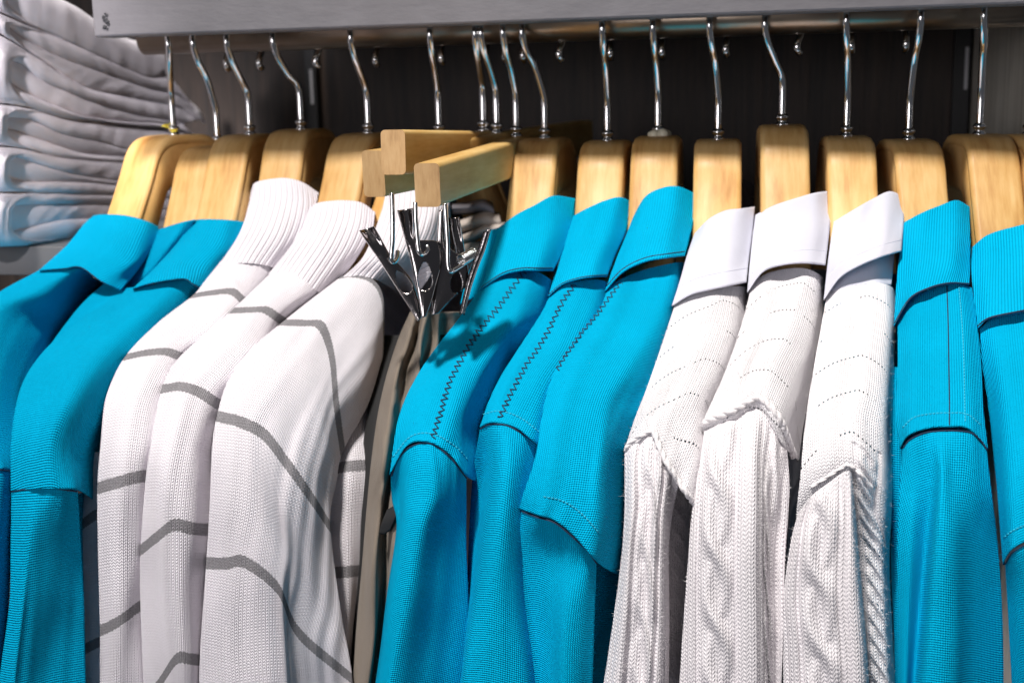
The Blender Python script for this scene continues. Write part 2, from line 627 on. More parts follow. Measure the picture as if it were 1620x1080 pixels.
M['wall'] = panel_wood('dark brown wood panel', (0.006, 0.0035, 0.0025), (0.044, 0.026, 0.017), 160)
M['side'] = panel_wood('grey wood panel', (0.50, 0.46, 0.38), (0.84, 0.79, 0.69), 150)

# ------------------------------------------------------------------ setting
WALL_Y = 0.29
corner = on_y(1533, 150, WALL_Y)
o = link('back_wall', box_mesh('back_wall', (-1.2, WALL_Y, -1.3), (corner[0] + 0.001, WALL_Y + 0.02, 0.5)), M['wall'], smooth=False)
o['kind'] = 'structure'
o = link('side_wall', box_mesh('side_wall', (corner[0] + 0.001, 0.034, -1.3), (corner[0] + 0.02, WALL_Y + 0.02, 0.5)), M['side'], smooth=False)
o['kind'] = 'structure'

# upper shelf: board with a painted front edge, the rail under it
SHF_Y = -0.074
pL, pR = on_y(148, 50, SHF_Y), on_y(1620, 10, SHF_Y)
shelf_z = (on_y(400, 45, SHF_Y)[2] + on_y(1200, 27, SHF_Y)[2]) / 2
sh = thing('shelf', 'grey painted shelf running across the top above the clothes rail', 'shelf', (pL[0], SHF_Y, shelf_z))


def sub(name, a, b, mat, parent, bev=0.0015):
    o = link(name, box_mesh(name, np.subtract(a, parent.location), np.subtract(b, parent.location), bev), mat, parent, smooth=False)
    return o


sub('front_edge', (pL[0], SHF_Y, shelf_z), (corner[0] - 0.001, SHF_Y + 0.02, shelf_z + 0.07), M['paint'], sh, 0.0012)
sub('board', (pL[0] + 0.0005, SHF_Y + 0.0202, shelf_z + 0.012), (corner[0] - 0.001, WALL_Y - 0.001, shelf_z + 0.06), M['lower_shelf'], sh)
bm = bmesh.new()
for k in range(16):                                  # scuffed black mark on the front edge near its left end
    q = on_y(168 + random.uniform(-5, 5), 22 + k * 1.6, SHF_Y - 0.0004)
    bmesh.ops.create_icosphere(bm, subdivisions=1, radius=random.uniform(0.0006, 0.0016), matrix=Matrix.Translation(Vector(q - np.array(sh.location))) @ Matrix.Diagonal((1, 0.3, 0.8, 1)))
me = bpy.data.meshes.new('scuff_mark')
bm.to_mesh(me)
bm.free()
link('scuff_mark', me, M['stain'], sh)

RAIL_R = 0.0105
RAIL_Z = on_y(900, 66, 0.0)[2] + RAIL_R
rl_x0 = on_y(228, 60, 0)[0]
rail = thing('clothes_rail', 'dull steel clothes rail mounted under the grey shelf', 'rail', (rl_x0, 0, RAIL_Z))
link('rail_tube', tube_mesh('rail_tube', [(rl_x0, 0, RAIL_Z), (0, 0, RAIL_Z), (corner[0] - 0.002, 0, RAIL_Z)], RAIL_R, 20, rail.location), M['rail'], rail)
link('end_bracket', box_mesh('end_bracket', (-0.003, -0.005, -0.004), (0.0, 0.005, shelf_z + 0.012 - RAIL_Z), 0.001), M['black'], rail)

# slotted uprights on the back wall
for px, lab, wd in ((1521, 'black slotted steel upright in the right back corner', 0.012), (491, 'black slotted upright on the back wall left of the trouser hangers', 0.010)):
    c = on_y(px, 130, WALL_Y - 0.012)
    up = thing('slotted_upright', lab, 'upright', (c[0], WALL_Y - 0.012, -1.0), 0, 'slotted shelf uprights')
    link('post', box_mesh('post', (-wd / 2, 0, 0), (wd / 2, 0.0115, 1.3), 0.0006), M['black'], up, smooth=False)
    z0 = (on_y(px, 165, WALL_Y - 0.013)[2], on_y(px, 110, WALL_Y - 0.013)[2]) if px < 900 else (on_y(px, 142, WALL_Y - 0.013)[2], on_y(px, 75, WALL_Y - 0.013)[2])
    so = on_y(px + (8 if px > 900 else 0), 110, WALL_Y - 0.013)[0] - c[0]
    so = min(so, wd / 2 - 0.0012)
    link('slot', box_mesh('slot', (so - 0.0011, -0.0006, z0[0] + 1.0), (so + 0.0011, 0.001, z0[1] + 1.0)), M['slot'], up, smooth=False)

# unseen shelf added over the left bay to keep light off the back
ul = thing('shelf', 'unseen grey shelf added above the stack of folded white shirts to block light', 'shelf', (-1.2, 0.05, 0.15))
sub('board', (-1.2, 0.05, 0.15), (pL[0] - 0.0004, WALL_Y - 0.001, 0.18), M['lower_shelf'], ul)

# lower left shelf
a = on_y(-60, 390, -0.075)
b = on_y(80, 436, -0.075)
ls = thing('lower_shelf', 'dark grey shelf under the stack of folded white shirts', 'shelf', (a[0], -0.075, b[2]))
zt = on_y(80, 390, -0.075)[2]
xr = on_y(150, 400, -0.075)[0]
sub('front_edge', (a[0], -0.075, b[2]), (xr, -0.062, zt), M['lower_shelf'], ls, 0.0008)
sub('board', (a[0], -0.0615, b[2] + 0.002), (xr, WALL_Y - 0.001, zt - 0.0005), M['lower_shelf'], ls, 0.0008)
# ------------------------------------------------------------------ wooden hangers
HOUT = [(0.0, 0.0), (-0.016, -0.0006), (-0.025, -0.0035), (-0.032, -0.0105), (-0.039, -0.0235), (-0.050, -0.042), (-0.058, -0.055),
        (-0.063, -0.065), (-0.066, -0.073), (-0.067, -0.080)]
HIN = [(0.0, -0.030), (-0.013, -0.0305), (-0.020, -0.032), (-0.0255, -0.037), (-0.032, -0.049), (-0.038, -0.060), (-0.043, -0.069),
       (-0.046, -0.075), (-0.048, -0.079), (-0.048, -0.082)]


def hanger_body():
    A = cr(np.array(HOUT), 5)
    B = cr(np.array(HIN), 5)
    A = np.concatenate([A[::-1], (A * [-1, 1])[1:]])
    B = np.concatenate([B[::-1], (B * [-1, 1])[1:]])
    h = 0.0130
    S = [(-h + 0.0028, 0.0), (h - 0.0028, 0.0), (h - 0.0011, 0.022), (h, 0.085), (h, 0.17), (h - 0.0006, 0.185), (h - 0.0006, 0.20), (h - 0.0002, 0.215),
         (h, 0.92), (h - 0.002, 1.0), (-h + 0.002, 1.0), (-h, 0.92), (-h + 0.0002, 0.215), (-h + 0.0006, 0.20), (-h + 0.0006, 0.185), (-h, 0.17), (-h, 0.085), (-h + 0.0011, 0.022)]
    V, F = [], []
    m = len(S)
    for a, b in zip(A, B):
        for x, s in S:
            q = a + (b - a) * s
            V.append((x, q[0], q[1]))
    n = len(A)
    for i in range(n - 1):
        for k in range(m):
            F.append((i * m + k, i * m + (k + 1) % m, (i + 1) * m + (k + 1) % m, (i + 1) * m + k))
    F.append(tuple(range(m))[::-1])
    F.append(tuple((n - 1) * m + k for k in range(m)))
    me = mesh_from('wooden_arm', V, F)
    bm = bmesh.new()
    bm.from_mesh(me)
    bmesh.ops.recalc_face_normals(bm, faces=bm.faces)
    bm.to_mesh(me)
    bm.free()
    return me


ZT = -0.0615                                            # hanger top under the rail (world z)


def hook_mesh(ztop):
    """wire hook: stem from the wood, S bend, loop over the rail and a bent tip; local origin at the rail axis height"""
    c, r = -0.004 + RAIL_Z, 0.0165
    pts = [(0, 0, ztop - 0.004), (0, 0, ztop + 0.009), (0, 0, ztop + 0.020), (0, -0.0012, ztop + 0.0265), (0, -0.0065, c - 0.0215), (0, -0.0125, c - 0.0125)]
    for a in range(200, -42, -14):
        pts.append((0, math.cos(rad(a)) * r, c + math.sin(rad(a)) * r))
    e = pts[-1]
    pts.append((0, e[1] - 0.0005, e[2] - 0.004))
    pts.append((0, e[1] + 0.002, e[2] - 0.0065))
    P = cr(np.array(pts), 5)
    return tube_mesh('hook', P, 0.0020, 10)


def lathe(name, prof, seg=14):
    V, F = [], []
    for r, z in prof:
        for k in range(seg):
            a = 2 * math.pi * k / seg
            V.append((r * math.cos(a), r * math.sin(a), z))
    for i in range(len(prof) - 1):
        for k in range(seg):
            F.append((i * seg + k, i * seg + (k + 1) % seg, (i + 1) * seg + (k + 1) % seg, (i + 1) * seg + k))
    F.append(tuple(range(seg))[::-1])
    F.append(tuple((len(prof) - 1) * seg + k for k in range(seg)))
    return mesh_from(name, V, F)


ARM = hanger_body()
FER = lathe('ferrule', [(0.0036, -0.001), (0.0036, 0.0006), (0.0026, 0.0012), (0.0024, 0.0024), (0.0034, 0.0032), (0.0036, 0.0044), (0.0026, 0.0056), (0.0019, 0.0060)])
ARM.materials.append(M['maple'])
FER.materials.append(M['chrome'])
for me in (ARM, FER):
    me.polygons.foreach_set('use_smooth', [True] * len(me.polygons))
proto = None
HG = 'wooden hangers on the rail'
# hook base px, hook front px, front-face centre px near the collar, label
HANG = [
    ((275, 213), (267, 75), (191, 340), 'pale wooden hanger with a yellow tie at the foot of its hook'),
    ((345, 230), (305, 85), (287, 358), 'pale wooden hanger half hidden behind its right neighbour, second from the left'),
    ((396, 212), (358, 75), (339, 347), 'pale wooden hanger overlapping the one on its left, above the second cyan collar'),
    ((477, 204), (422, 75), (440, 288), 'pale wooden hanger standing over the ribbed collar of the leftmost striped sweater'),
    ((583, 210), (555, 75), (532, 320), 'pale wooden hanger just left of the bare trouser hanger bars'),
    ((695, 212), (681, 75), (604, 330), 'pale wooden hanger hidden behind the trouser bars, only its thin hook showing'),
    ((862, 218), (818, 70), (838, 320), 'pale wooden hanger just right of the trouser hanger bars'),
    ((961, 222), (953, 70), (946, 328), 'pale wooden hanger in the middle one of the three right cyan polos with zigzag stitching'),
    ((1041, 215), (1033, 65), (1032, 320), 'pale wooden hanger with dried glue around the foot of its hook'),
    ((1136, 220), (1122, 65), (1134, 345), 'pale wooden hanger in the leftmost white cable sweater'),
    ((1237, 197), (1202, 65), (1243, 320), 'pale wooden hanger hanging higher than all the others'),
    ((1339, 215), (1338, 60), (1350, 330), 'pale wooden hanger with a straight hook in the rightmost white cable sweater'),
    ((1437, 220), (1456, 60), (1463, 333), 'pale wooden hanger whose hook leans right, above the cyan polo beside the white sweaters'),
    ((1549, 212), (1555, 60), (1583, 342), 'large looking pale wooden hanger above the last cyan polo on the right'),
    ((1628, 212), (1640, 60), (1684, 342), 'pale wooden hanger cut off by the right edge of the photo'),
]
HPOS = []
for i, (b, f, c, lab) in enumerate(HANG):
    p0 = on_y(b[0], b[1], 0.0)
    z = p0[2]
    # front face point: on the hanger's own profile
    y1 = -0.052
    p1 = on_y(c[0], c[1], y1)
    for _ in range(6):
        zr = p1[2] - z
        y1 = float(np.interp(zr, [q[1] for q in HOUT[::-1]], [q[0] for q in HOUT[::-1]]))
        p1 = on_y(c[0], c[1], y1)
    yaw = math.atan2(p1[0] - p0[0], -p1[1])            # rotation about z: local -y goes towards the front
    q = on_y(f[0], f[1], -0.0165)
    hyaw = math.atan2(q[0] - p0[0], 0.0165)
    hyaw = max(-1.0, min(1.0, hyaw))
    HPOS.append((p0, yaw))
    if proto is None:
        h = thing('wooden_hanger', lab, 'hanger', p0, yaw, HG)
        arm = link('wooden_arm', ARM, None, h)
        hk = link('hook', hook_mesh(0.0), M['chrome'], h)
        fe = link('ferrule', FER, None, h)
        proto = (h, arm, fe)
    else:
        h = proto[0].copy()
        COL.objects.link(h)
        h.location = p0
        h.rotation_euler = (0, 0, yaw)
        h['label'] = lab
        for s in proto[1:]:
            d = s.copy()
            COL.objects.link(d)
            d.parent = h
        hk = link('hook', bpy.data.meshes.new('hook'), None, h)
    # the hook swivels in its socket, and its length follows the height at which the hanger hangs
    old = hk.data
    hk.data = hook_mesh(z)
    hk.data.transform(Matrix.Translation((0, 0, -z)))
    hk.data.materials.append(M['chrome'])
    hk.data.polygons.foreach_set('use_smooth', [True] * len(hk.data.polygons))
    bpy.data.meshes.remove(old)
    hk.rotation_euler = (0, 0, hyaw - yaw)
    if i == 0:
        bm = bmesh.new()
        for k in range(7):
            a = k * 0.9
            m4 = Matrix.Translation((0.003 * math.cos(a), -0.0035 + 0.002 * math.sin(a), 0.0022 + 0.0008 * k)) @ Matrix.Rotation(a, 4, 'Z') @ Matrix.Diagonal((0.004, 0.0009, 0.0007, 1))
            bmesh.ops.create_cube(bm, size=1.0, matrix=m4)
        me = bpy.data.meshes.new('yellow_tie')
        bm.to_mesh(me)
        bm.free()
        link('yellow_tie', me, M['yellow'], h, False)
    if i == 8:
        bm = bmesh.new()
        for k in range(9):
            a = k * 2.4
            r = 0.0045 * math.sqrt(k / 9)
            bmesh.ops.create_icosphere(bm, subdivisions=2, radius=0.0026 + 0.0006 * (k % 3),
                                       matrix=Matrix.Translation((r * math.cos(a), r * math.sin(a), 0.0008)) @ Matrix.Diagonal((1, 1, 0.7 + 0.2 * (k % 2), 1)))
        me = bpy.data.meshes.new('glue_blob')
        bm.to_mesh(me)
        bm.free()
        link('glue_blob', me, M['glue'], h)


# ------------------------------------------------------------------ garments
def garment(name, label, cat, hi, group):
    p, yaw = HPOS[hi]
    return thing(name, label, cat, (p[0], p[1], p[2] - 0.01), 0, group)


def back_half(parent, hi, mat, z0=-0.035, hw=0.015):
    """the half of the garment that hangs over the hanger's rear arm"""
    p, yaw = HPOS[hi]
    prof = [(0.052, z0 - 0.012), (0.090, -0.068), (0.140, -0.092), (0.180, -0.113), (0.200, -0.132), (0.208, -0.17), (0.211, -0.26), (0.212, -0.50)]
    prof = cr(np.array(prof), 4)
    L = []
    for y, z in prof:
        row = []
        for x, dy, dz in ((-hw - 0.002, -0.03, -0.16), (-hw - 0.001, -0.004, -0.012), (-hw * 0.7, 0, 0), (0, 0.001, 0.001), (hw * 0.7, 0, 0), (hw + 0.001, -0.004, -0.012), (hw + 0.002, -0.03, -0.16)):
            row.append((x, y + dy, z + dz))
        L.append(row)
    P = np.array(L)
    P = cr(P, 3, 1)
    c, s = math.cos(yaw), math.sin(yaw)
    Q = np.stack([P[..., 0] * c - P[..., 1] * s, P[..., 0] * s + P[..., 1] * c, P[..., 2]], -1) + np.array(p)
    u = np.broadcast_to(np.linspace(0, 0.06, P.shape[1]), P.shape[:2])
    v = np.broadcast_to(np.linspace(0, 0.5, P.shape[0])[:, None], P.shape[:2])
    band = np.full(P.shape[:2], 1.0)
    o = link('back', grid_mesh('back', Q, np.stack([u, v], -1), band, parent.location), mat, parent)
    return o


def zigzag(cl, pts, width, pitch, parent, name='zigzag_seam', r=0.00030):
    """zigzag stitching along a seam on the cloth"""
    pts = cr(np.array(pts, float), 30)
    d = np.concatenate([[0], np.cumsum(np.hypot(*np.diff(pts, axis=0).T))])
    n = int(d[-1] / (pitch / 2))
    rg = np.random.RandomState(int(pts[0, 0]))
    out = []
    for k in range(n):
        s = (k + rg.uniform(-0.2, 0.2)) * pitch / 2
        x, y = np.interp(s, d, pts[:, 0]), np.interp(s, d, pts[:, 1])
        e = 2.0
        tx, ty = np.interp(s + e, d, pts[:, 0]) - x, np.interp(s + e, d, pts[:, 1]) - y
        ln = math.hypot(tx, ty) + 1e-6
        w = width * (0.5 if k % 2 else -0.5) * rg.uniform(0.75, 1.1)
        out.append(cl.at(x - ty / ln * w, y + tx / ln * w, 0.35 + 0.25 * (k % 2)))
    return link(name, tube_mesh(name, cr(np.array(out), 2), r, 5, parent.location), M['thread'], parent)


def seam(cl, pts, parent, name='seam', r=0.0005, mat='thread', off=0.3):
    pts = cr(np.array(pts, float), 14)
    P = np.array([cl.at(x, y, off) for x, y in pts])
    return link(name, tube_mesh(name, P, r, 6, parent.location), M[mat], parent)


def stitches(cl, pts, parent, name='topstitch', gap=6.0, mat='thread_cyan', r=0.00028):
    pts = cr(np.array(pts, float), 40)
    d = np.concatenate([[0], np.cumsum(np.hypot(*np.diff(pts, axis=0).T))])
    V, F = [], []
    for k in range(int(d[-1] / gap)):
        q = [cl.at(np.interp(s, d, pts[:, 0]), np.interp(s, d, pts[:, 1]), 0.15 + o) for s, o in ((k * gap, 0), (k * gap + gap * 0.35, 0.2), (k * gap + gap * 0.7, 0))]
        me = tube_mesh('t', q, r, 5, parent.location)
        b = len(V)
        V += [tuple(v.co) for v in me.vertices]
        F += [tuple(b + i for i in p.vertices) for p in me.polygons]
        bpy.data.meshes.remove(me)
    return link(name, mesh_from(name, V, F), M[mat], parent)


def fuzz(cl, n, parent, mat, lo=0.0015, hi=0.0040, seed=3, wdt=0.00005):
    """loose fibres standing off the yarn"""
    rg = np.random.RandomState(seed)
    P = cl.P
    N = np.cross(np.gradient(P, axis=1), np.gradient(P, axis=0))
    N /= np.linalg.norm(N, axis=2, keepdims=True) + 1e-12
    s = np.sign((N * (CAM - P)).sum(2, keepdims=True))
    N = (N * s)
    idx = rg.randint(0, P.shape[0] * P.shape[1], n)
    p, nn = P.reshape(-1, 3)[idx] - np.array(parent.location), N.reshape(-1, 3)[idx]
    d = nn + rg.normal(0, 0.75, (n, 3))
    d /= np.linalg.norm(d, axis=1, keepdims=True)
    L = rg.uniform(lo, hi, (n, 1))
    bend = rg.normal(0, 0.35, (n, 3)) * L
    sd = np.cross(d, rg.normal(0, 1, (n, 3)))
    sd /= np.linalg.norm(sd, axis=1, keepdims=True)
    sd *= wdt
    m1 = p + d * L * 0.5
    tip = p + d * L + bend
    V = np.stack([p - sd, p + sd, m1 + sd * 0.8, m1 - sd * 0.8, tip], 1).reshape(-1, 3)
    F = []
    for k in range(n):
        b = 5 * k
        F += [(b, b + 1, b + 2, b + 3), (b + 3, b + 2, b + 4)]
    o = link('fuzz', mesh_from('fuzz', V, F), mat, parent)
    o['kind'] = 'stuff'
    return o


CG = 'cyan polo shirts on the rail'
SG = 'white sweaters with grey bands'
WG = 'white cable knit sweaters with shirt collars'

# ---- 1: cyan polo at the left edge
t = garment('polo_shirt', 'long sleeved cyan polo shirt at the left edge, below the stack of folded white shirts', 'polo shirt', 0, CG)
cl = Cloth([[(60, 428, 0), (128, 424, 0), (150, 440, 40), (172, 448, 80)],
            [(-10, 468, 0), (60, 462, 0), (105, 482, 42), (140, 490, 85)],
            [(-60, 520, 0), (-5, 500, 0), (60, 525, 45), (95, 545, 85)],
            [(-95, 600, 0), (-40, 580, 5), (25, 600, 45), (65, 590, 80)],
            [(-110, 680, 4), (-55, 670, 8), (0, 690, 30), (40, 690, 55)],
            [(-115, 750, 6), (-40, 742, 8), (0, 740, 12), (24, 745, 32)]], seed=1, pk=(0.3, 0.45), amp=0.7)
cl.obj('body', M['jersey_cyan'], t)
fuzz(cl, 900, t, M['jersey_cyan'], 0.0005, 0.0013, 264, 0.000035)
sl = Cloth([[(-110, 752, 10), (-40, 744, 11), (0, 742, 14), (22, 745, 28)],
            [(-110, 850, 4), (-40, 850, 3), (-4, 850, 12), (19, 850, 32)],
            [(-110, 950, 4), (-40, 950, 0), (-6, 950, 16), (14, 950, 32)],
            [(-110, 1120, 4), (-50, 1120, 0), (-16, 1120, 18), (6, 1120, 32)]], seed=2, follow=cl, pk=(0.55, 0))
sl.obj('sleeve', M['jersey_cyan'], t)
fuzz(sl, 900, t, M['jersey_cyan'], 0.0005, 0.0013, 270, 0.000035)
seam(sl, [(-60, 748), (-20, 744), (0, 743), (20, 746)], t, 'armhole_seam')
co = Cloth([[(147, 342, 6), (164, 340, 0), (200, 342, 0), (233, 351, 6), (251, 360, 22)],
            [(133, 354, 4), (160, 356, -2), (192, 362, -2), (225, 376, 6), (247, 384, 26)],
            [(105, 388, 2), (140, 388, -5), (172, 398, -5), (208, 416, 6), (232, 410, 26)],
            [(62, 427, -2), (100, 424, -7), (128, 422, -8), (160, 444, 2), (192, 459, 20)]], base=-3, seed=3, top=10, lip=2.5)
co.obj('collar', M['waffle_cyan'], t)
fuzz(co, 450, t, M['waffle_cyan'], 0.0005, 0.0013, 277, 0.000035)
seam(co, [(64, 427), (100, 425), (128, 423), (160, 445), (190, 458)], t, 'collar_edge', 0.0003, 'thread', -0.4)  # dark line drawn in for the shadow along the collar's lower edge
back_half(t, 0, M['jersey_cyan'])

# ---- 2: cyan polo mostly hidden between its neighbours
t = garment('polo_shirt', 'cyan polo shirt mostly hidden between the two leftmost cyan polos', 'polo shirt', 1, CG)
cl = Cloth([[(170, 444, 26), (200, 455, 22), (232, 450, 24)],
            [(128, 482, 26), (155, 488, 20), (185, 486, 28)],
            [(83, 540, 32), (112, 540, 26), (140, 528, 36)],
            [(58, 578, 38), (82, 575, 34), (110, 560, 44)],
            [(30, 640, 38), (58, 630, 38), (75, 620, 44)]], seed=4, pk=(0.3, 0.45), amp=0.4)
cl.obj('body', M['jersey_cyan'], t)
fuzz(cl, 900, t, M['jersey_cyan'], 0.0005, 0.0013, 289, 0.000035)
co = Cloth([[(226, 372, 44), (260, 361, 10), (286, 353, -6), (309, 348, -4)],
            [(206, 405, 46), (244, 395, 16), (268, 387, 4), (292, 377, 8)],
            [(185, 447, 46), (215, 437, 30), (240, 427, 22), (264, 412, 24)],
            [(190, 462, 44), (208, 455, 36), (225, 445, 34), (250, 430, 40)]], seed=5, amp=0.3, top=10)
co.obj('collar', M['waffle_cyan'], t)
fuzz(co, 450, t, M['waffle_cyan'], 0.0005, 0.0013, 295, 0.000035)
back_half(t, 1, M['jersey_cyan'])

# ---- 3: second full cyan polo
t = garment('polo_shirt', 'cyan long sleeved polo shirt with waffle rib collar next to the striped white sweaters', 'polo shirt', 2, CG)
cl = Cloth([[(208, 456, 3), (250, 447, 0), (288, 440, 0), (310, 452, 10), (330, 460, 30)],
            [(160, 483, 3), (205, 478, 0), (245, 482, 0), (280, 492, 22), (310, 490, 55)],
            [(108, 520, 3), (150, 518, 0), (190, 530, 3), (230, 548, 27), (262, 548, 60)],
            [(63, 562, 3), (105, 565, 0), (145, 580, 3), (185, 600, 30), (215, 605, 62)],
            [(32, 615, 3), (75, 625, 0), (112, 640, 3), (150, 660, 30), (178, 660, 62)],
            [(18, 690, 3), (55, 695, 0), (88, 705, 4), (122, 715, 24), (158, 720, 66)],
            [(17, 775, 3), (45, 773, 0), (90, 772, 3), (123, 774, 14), (150, 790, 62)]], seed=6, pk=(0.3, 0.45), amp=0.7)
cl.obj('body', M['jersey_cyan'], t)
fuzz(cl, 900, t, M['jersey_cyan'], 0.0005, 0.0013, 308, 0.000035)
sl = Cloth([[(18, 776, 7), (45, 774, 5), (70, 773, 5), (95, 774, 8), (123, 776, 19)],
            [(17, 850, 6), (40, 850, 0), (55, 850, 1), (92, 850, 15), (127, 850, 30)],
            [(15, 950, 6), (34, 950, -1), (46, 950, 2), (88, 950, 18), (133, 950, 36)],
            [(2, 1050, 6), (22, 1050, -1), (34, 1050, 2), (82, 1050, 20), (135, 1050, 38)],
            [(-5, 1120, 6), (15, 1120, -1), (28, 1120, 2), (78, 1120, 20), (137, 1120, 38)]], seed=7, follow=cl, pk=(0.55, 0), amp=0.6)
sl.obj('sleeve', M['jersey_cyan'], t)
fuzz(sl, 900, t, M['jersey_cyan'], 0.0005, 0.0013, 315, 0.000035)
to = Cloth([[(60, 780, 48), (95, 785, 50), (123, 780, 56), (150, 775, 72)],
            [(60, 950, 50), (100, 950, 52), (128, 950, 58), (152, 950, 76)],
            [(60, 1120, 52), (100, 1120, 54), (132, 1120, 60), (156, 1120, 78)]], seed=8)
to.obj('torso', M['jersey_cyan'], t)
seam(sl, [(18, 777), (30, 775), (45, 773), (70, 772), (95, 773), (122, 777)], t, 'armhole_seam')
co = Cloth([[(306, 350, 8), (318, 348, 0), (340, 348, 0), (362, 349, 2), (386, 352, 14)],
            [(277, 388, 4), (293, 384, -3), (322, 386, -3), (350, 390, 2), (371, 394, 16)],
            [(242, 426, 2), (262, 415, -5), (296, 414, -5), (325, 422, 2), (345, 426, 16)],
            [(210, 456, -1), (240, 447, -7), (289, 440, -8), (305, 448, -2), (320, 457, 12)]], base=-3, seed=9, top=10, lip=2.5)
co.obj('collar', M['waffle_cyan'], t)
fuzz(co, 450, t, M['waffle_cyan'], 0.0005, 0.0013, 326, 0.000035)
seam(co, [(212, 456), (240, 448), (289, 441), (305, 449), (318, 457)], t, 'collar_edge', 0.0003, 'thread', -0.4)  # thin dark line stands for the shadow below this collar
back_half(t, 2, M['jersey_cyan'])

# ---- striped sweater A
t = garment('striped_sweater', 'leftmost white sweater with grey bands, its shoulder touching the cyan polo', 'sweater', 3, SG)
cl = Cloth([[(350, 412, 3), (372, 408, 0), (395, 408, 0), (425, 418, 12), (455, 425, 40)],
            [(325, 443, 3), (350, 438, 0), (375, 440, 2), (400, 452, 12), (430, 455, 40)],
            [(304, 468, 3), (335, 463, 0), (367, 461, 2), (385, 475, 12), (405, 482, 40)],
            [(250, 510, 3), (285, 505, 0), (320, 508, 2), (342, 525, 12), (365, 530, 40)],
            [(197, 565, 3), (230, 558, 0), (262, 556, 2), (284, 563, 12), (310, 570, 40)],
            [(168, 627, 3), (195, 622, 0), (225, 622, 0), (252, 632, 10), (285, 640, 40)],
            [(160, 690, 4), (185, 688, 0), (210, 688, 0), (240, 690, 8), (275, 700, 40)],
            [(154, 772, 4), (178, 765, 0), (203, 758, 0), (228, 753, 8), (262, 755, 40)],
            [(155, 870, 4), (178, 865, 0), (200, 862, 3), (225, 855, 12), (255, 855, 40)],
            [(158, 997, 4), (178, 988, 0), (200, 974, 3), (222, 958, 14), (255, 950, 40)],
            [(158, 1120, 4), (180, 1115, 0), (200, 1105, 6), (228, 1090, 14), (258, 1080, 40)]], seed=11, pk=(0.3, 0.45), amp=0.8, stripes=(2, 4, 7, 9))
cl.obj('sleeve', M['stripe_knit'], t)
to = Cloth([[(138, 720, 60), (152, 715, 55), (180, 712, 50)], [(130, 829, 60), (148, 816, 55), (180, 800, 50)],
            [(132, 930, 60), (150, 920, 55), (180, 910, 50)], [(134, 1026, 60), (150, 1018, 55), (180, 1005, 50)],
            [(135, 1120, 60), (152, 1112, 55), (180, 1100, 50)]], seed=12, stripes=(1, 3))
to.obj('torso', M['stripe_knit'], t)
co = Cloth([[(397, 303, 3.6), (404, 290, 1.4), (430, 284, 0), (455, 283, 0), (480, 290, 3.6), (504, 306, 9.9)],
            [(393, 325, 2.2), (408, 318, 0), (432, 315, 0), (457, 318, 1.8), (478, 326, 6.3), (497, 335, 13.5)],
            [(378, 370, 1.4), (396, 366, 0), (420, 364, 0), (440, 368, 2.2), (457, 374, 7.2), (474, 382, 15.8)],
            [(345, 421, 11.0), (368, 417, 8.5), (390, 416, 8.5), (411, 418, 11.4), (428, 422, 15.9), (442, 429, 24.0)]], base=-9, seed=13, amp=0.7, top=12, meet=cl, lip=0, step=1.5, relief=lambda u, v: 0.75 * np.abs(np.sin(np.pi * u / 0.0034)))
co.obj('turtleneck', M['rib_white'], t)
back_half(t, 3, M['stripe_knit'])

# ---- striped sweater B
t = garment('striped_sweater', 'middle one of the three white sweaters with grey bands', 'sweater', 4, SG)
cl = Cloth([[(428, 432, 3), (455, 430, 0), (478, 440, 2), (500, 458, 16), (520, 465, 45)],
            [(366, 491, 3), (395, 490, 0), (420, 490, 2), (440, 503, 15), (462, 515, 45)],
            [(315, 535, 3), (350, 535, 0), (382, 540, 2), (405, 560, 15), (425, 565, 45)],
            [(275, 575, 3), (312, 575, 0), (345, 582, 2), (372, 600, 15), (395, 600, 45)],
            [(255, 615, 3), (285, 611, 0), (315, 620, 3), (342, 637, 15), (372, 650, 45)],
            [(240, 690, 3), (268, 685, 0), (295, 690, 3), (318, 705, 13), (352, 715, 45)],
            [(230, 760, 4), (255, 755, 0), (282, 755, 1), (312, 765, 10), (345, 770, 40)],
            [(222, 870, 6), (248, 849, 1), (275, 830, 0), (306, 836, 6), (340, 838, 30)],
            [(222, 955, 6), (248, 945, 2), (275, 935, 0), (298, 935, 5), (335, 940, 30)],
            [(228, 1115, 6), (255, 1076, 3), (280, 1041, 0), (302, 1042, 5), (335, 1045, 30)],
            [(228, 1180, 6), (255, 1150, 3), (280, 1125, 0), (300, 1125, 5), (335, 1130, 30)]], seed=14, pk=(0.3, 0.45), amp=0.9, stripes=(1, 4, 7, 9))
cl.obj('sleeve', M['stripe_knit'], t)
co = Cloth([[(487, 334, 3.6), (500, 323, 0.9), (522, 319, 0), (548, 318, 0), (573, 322, 3.6), (594, 337, 11.2)],
            [(480, 355, 2.2), (496, 350, 0), (518, 348, 0), (543, 350, 1.8), (566, 358, 6.3), (587, 368, 14.4)],
            [(459, 390, 1.4), (480, 386, 0), (502, 386, 0), (523, 392, 2.7), (543, 402, 8.1), (562, 412, 17.1)],
            [(424, 434, 11.0), (447, 433, 8.5), (468, 438, 8.5), (485, 448, 12.3), (502, 461, 17.7), (518, 468, 26.7)]], base=-9, seed=15, amp=0.7, top=12, meet=cl, lip=0, step=1.5, relief=lambda u, v: 0.75 * np.abs(np.sin(np.pi * u / 0.0034)))
co.obj('turtleneck', M['rib_white'], t)
back_half(t, 4, M['stripe_knit'])

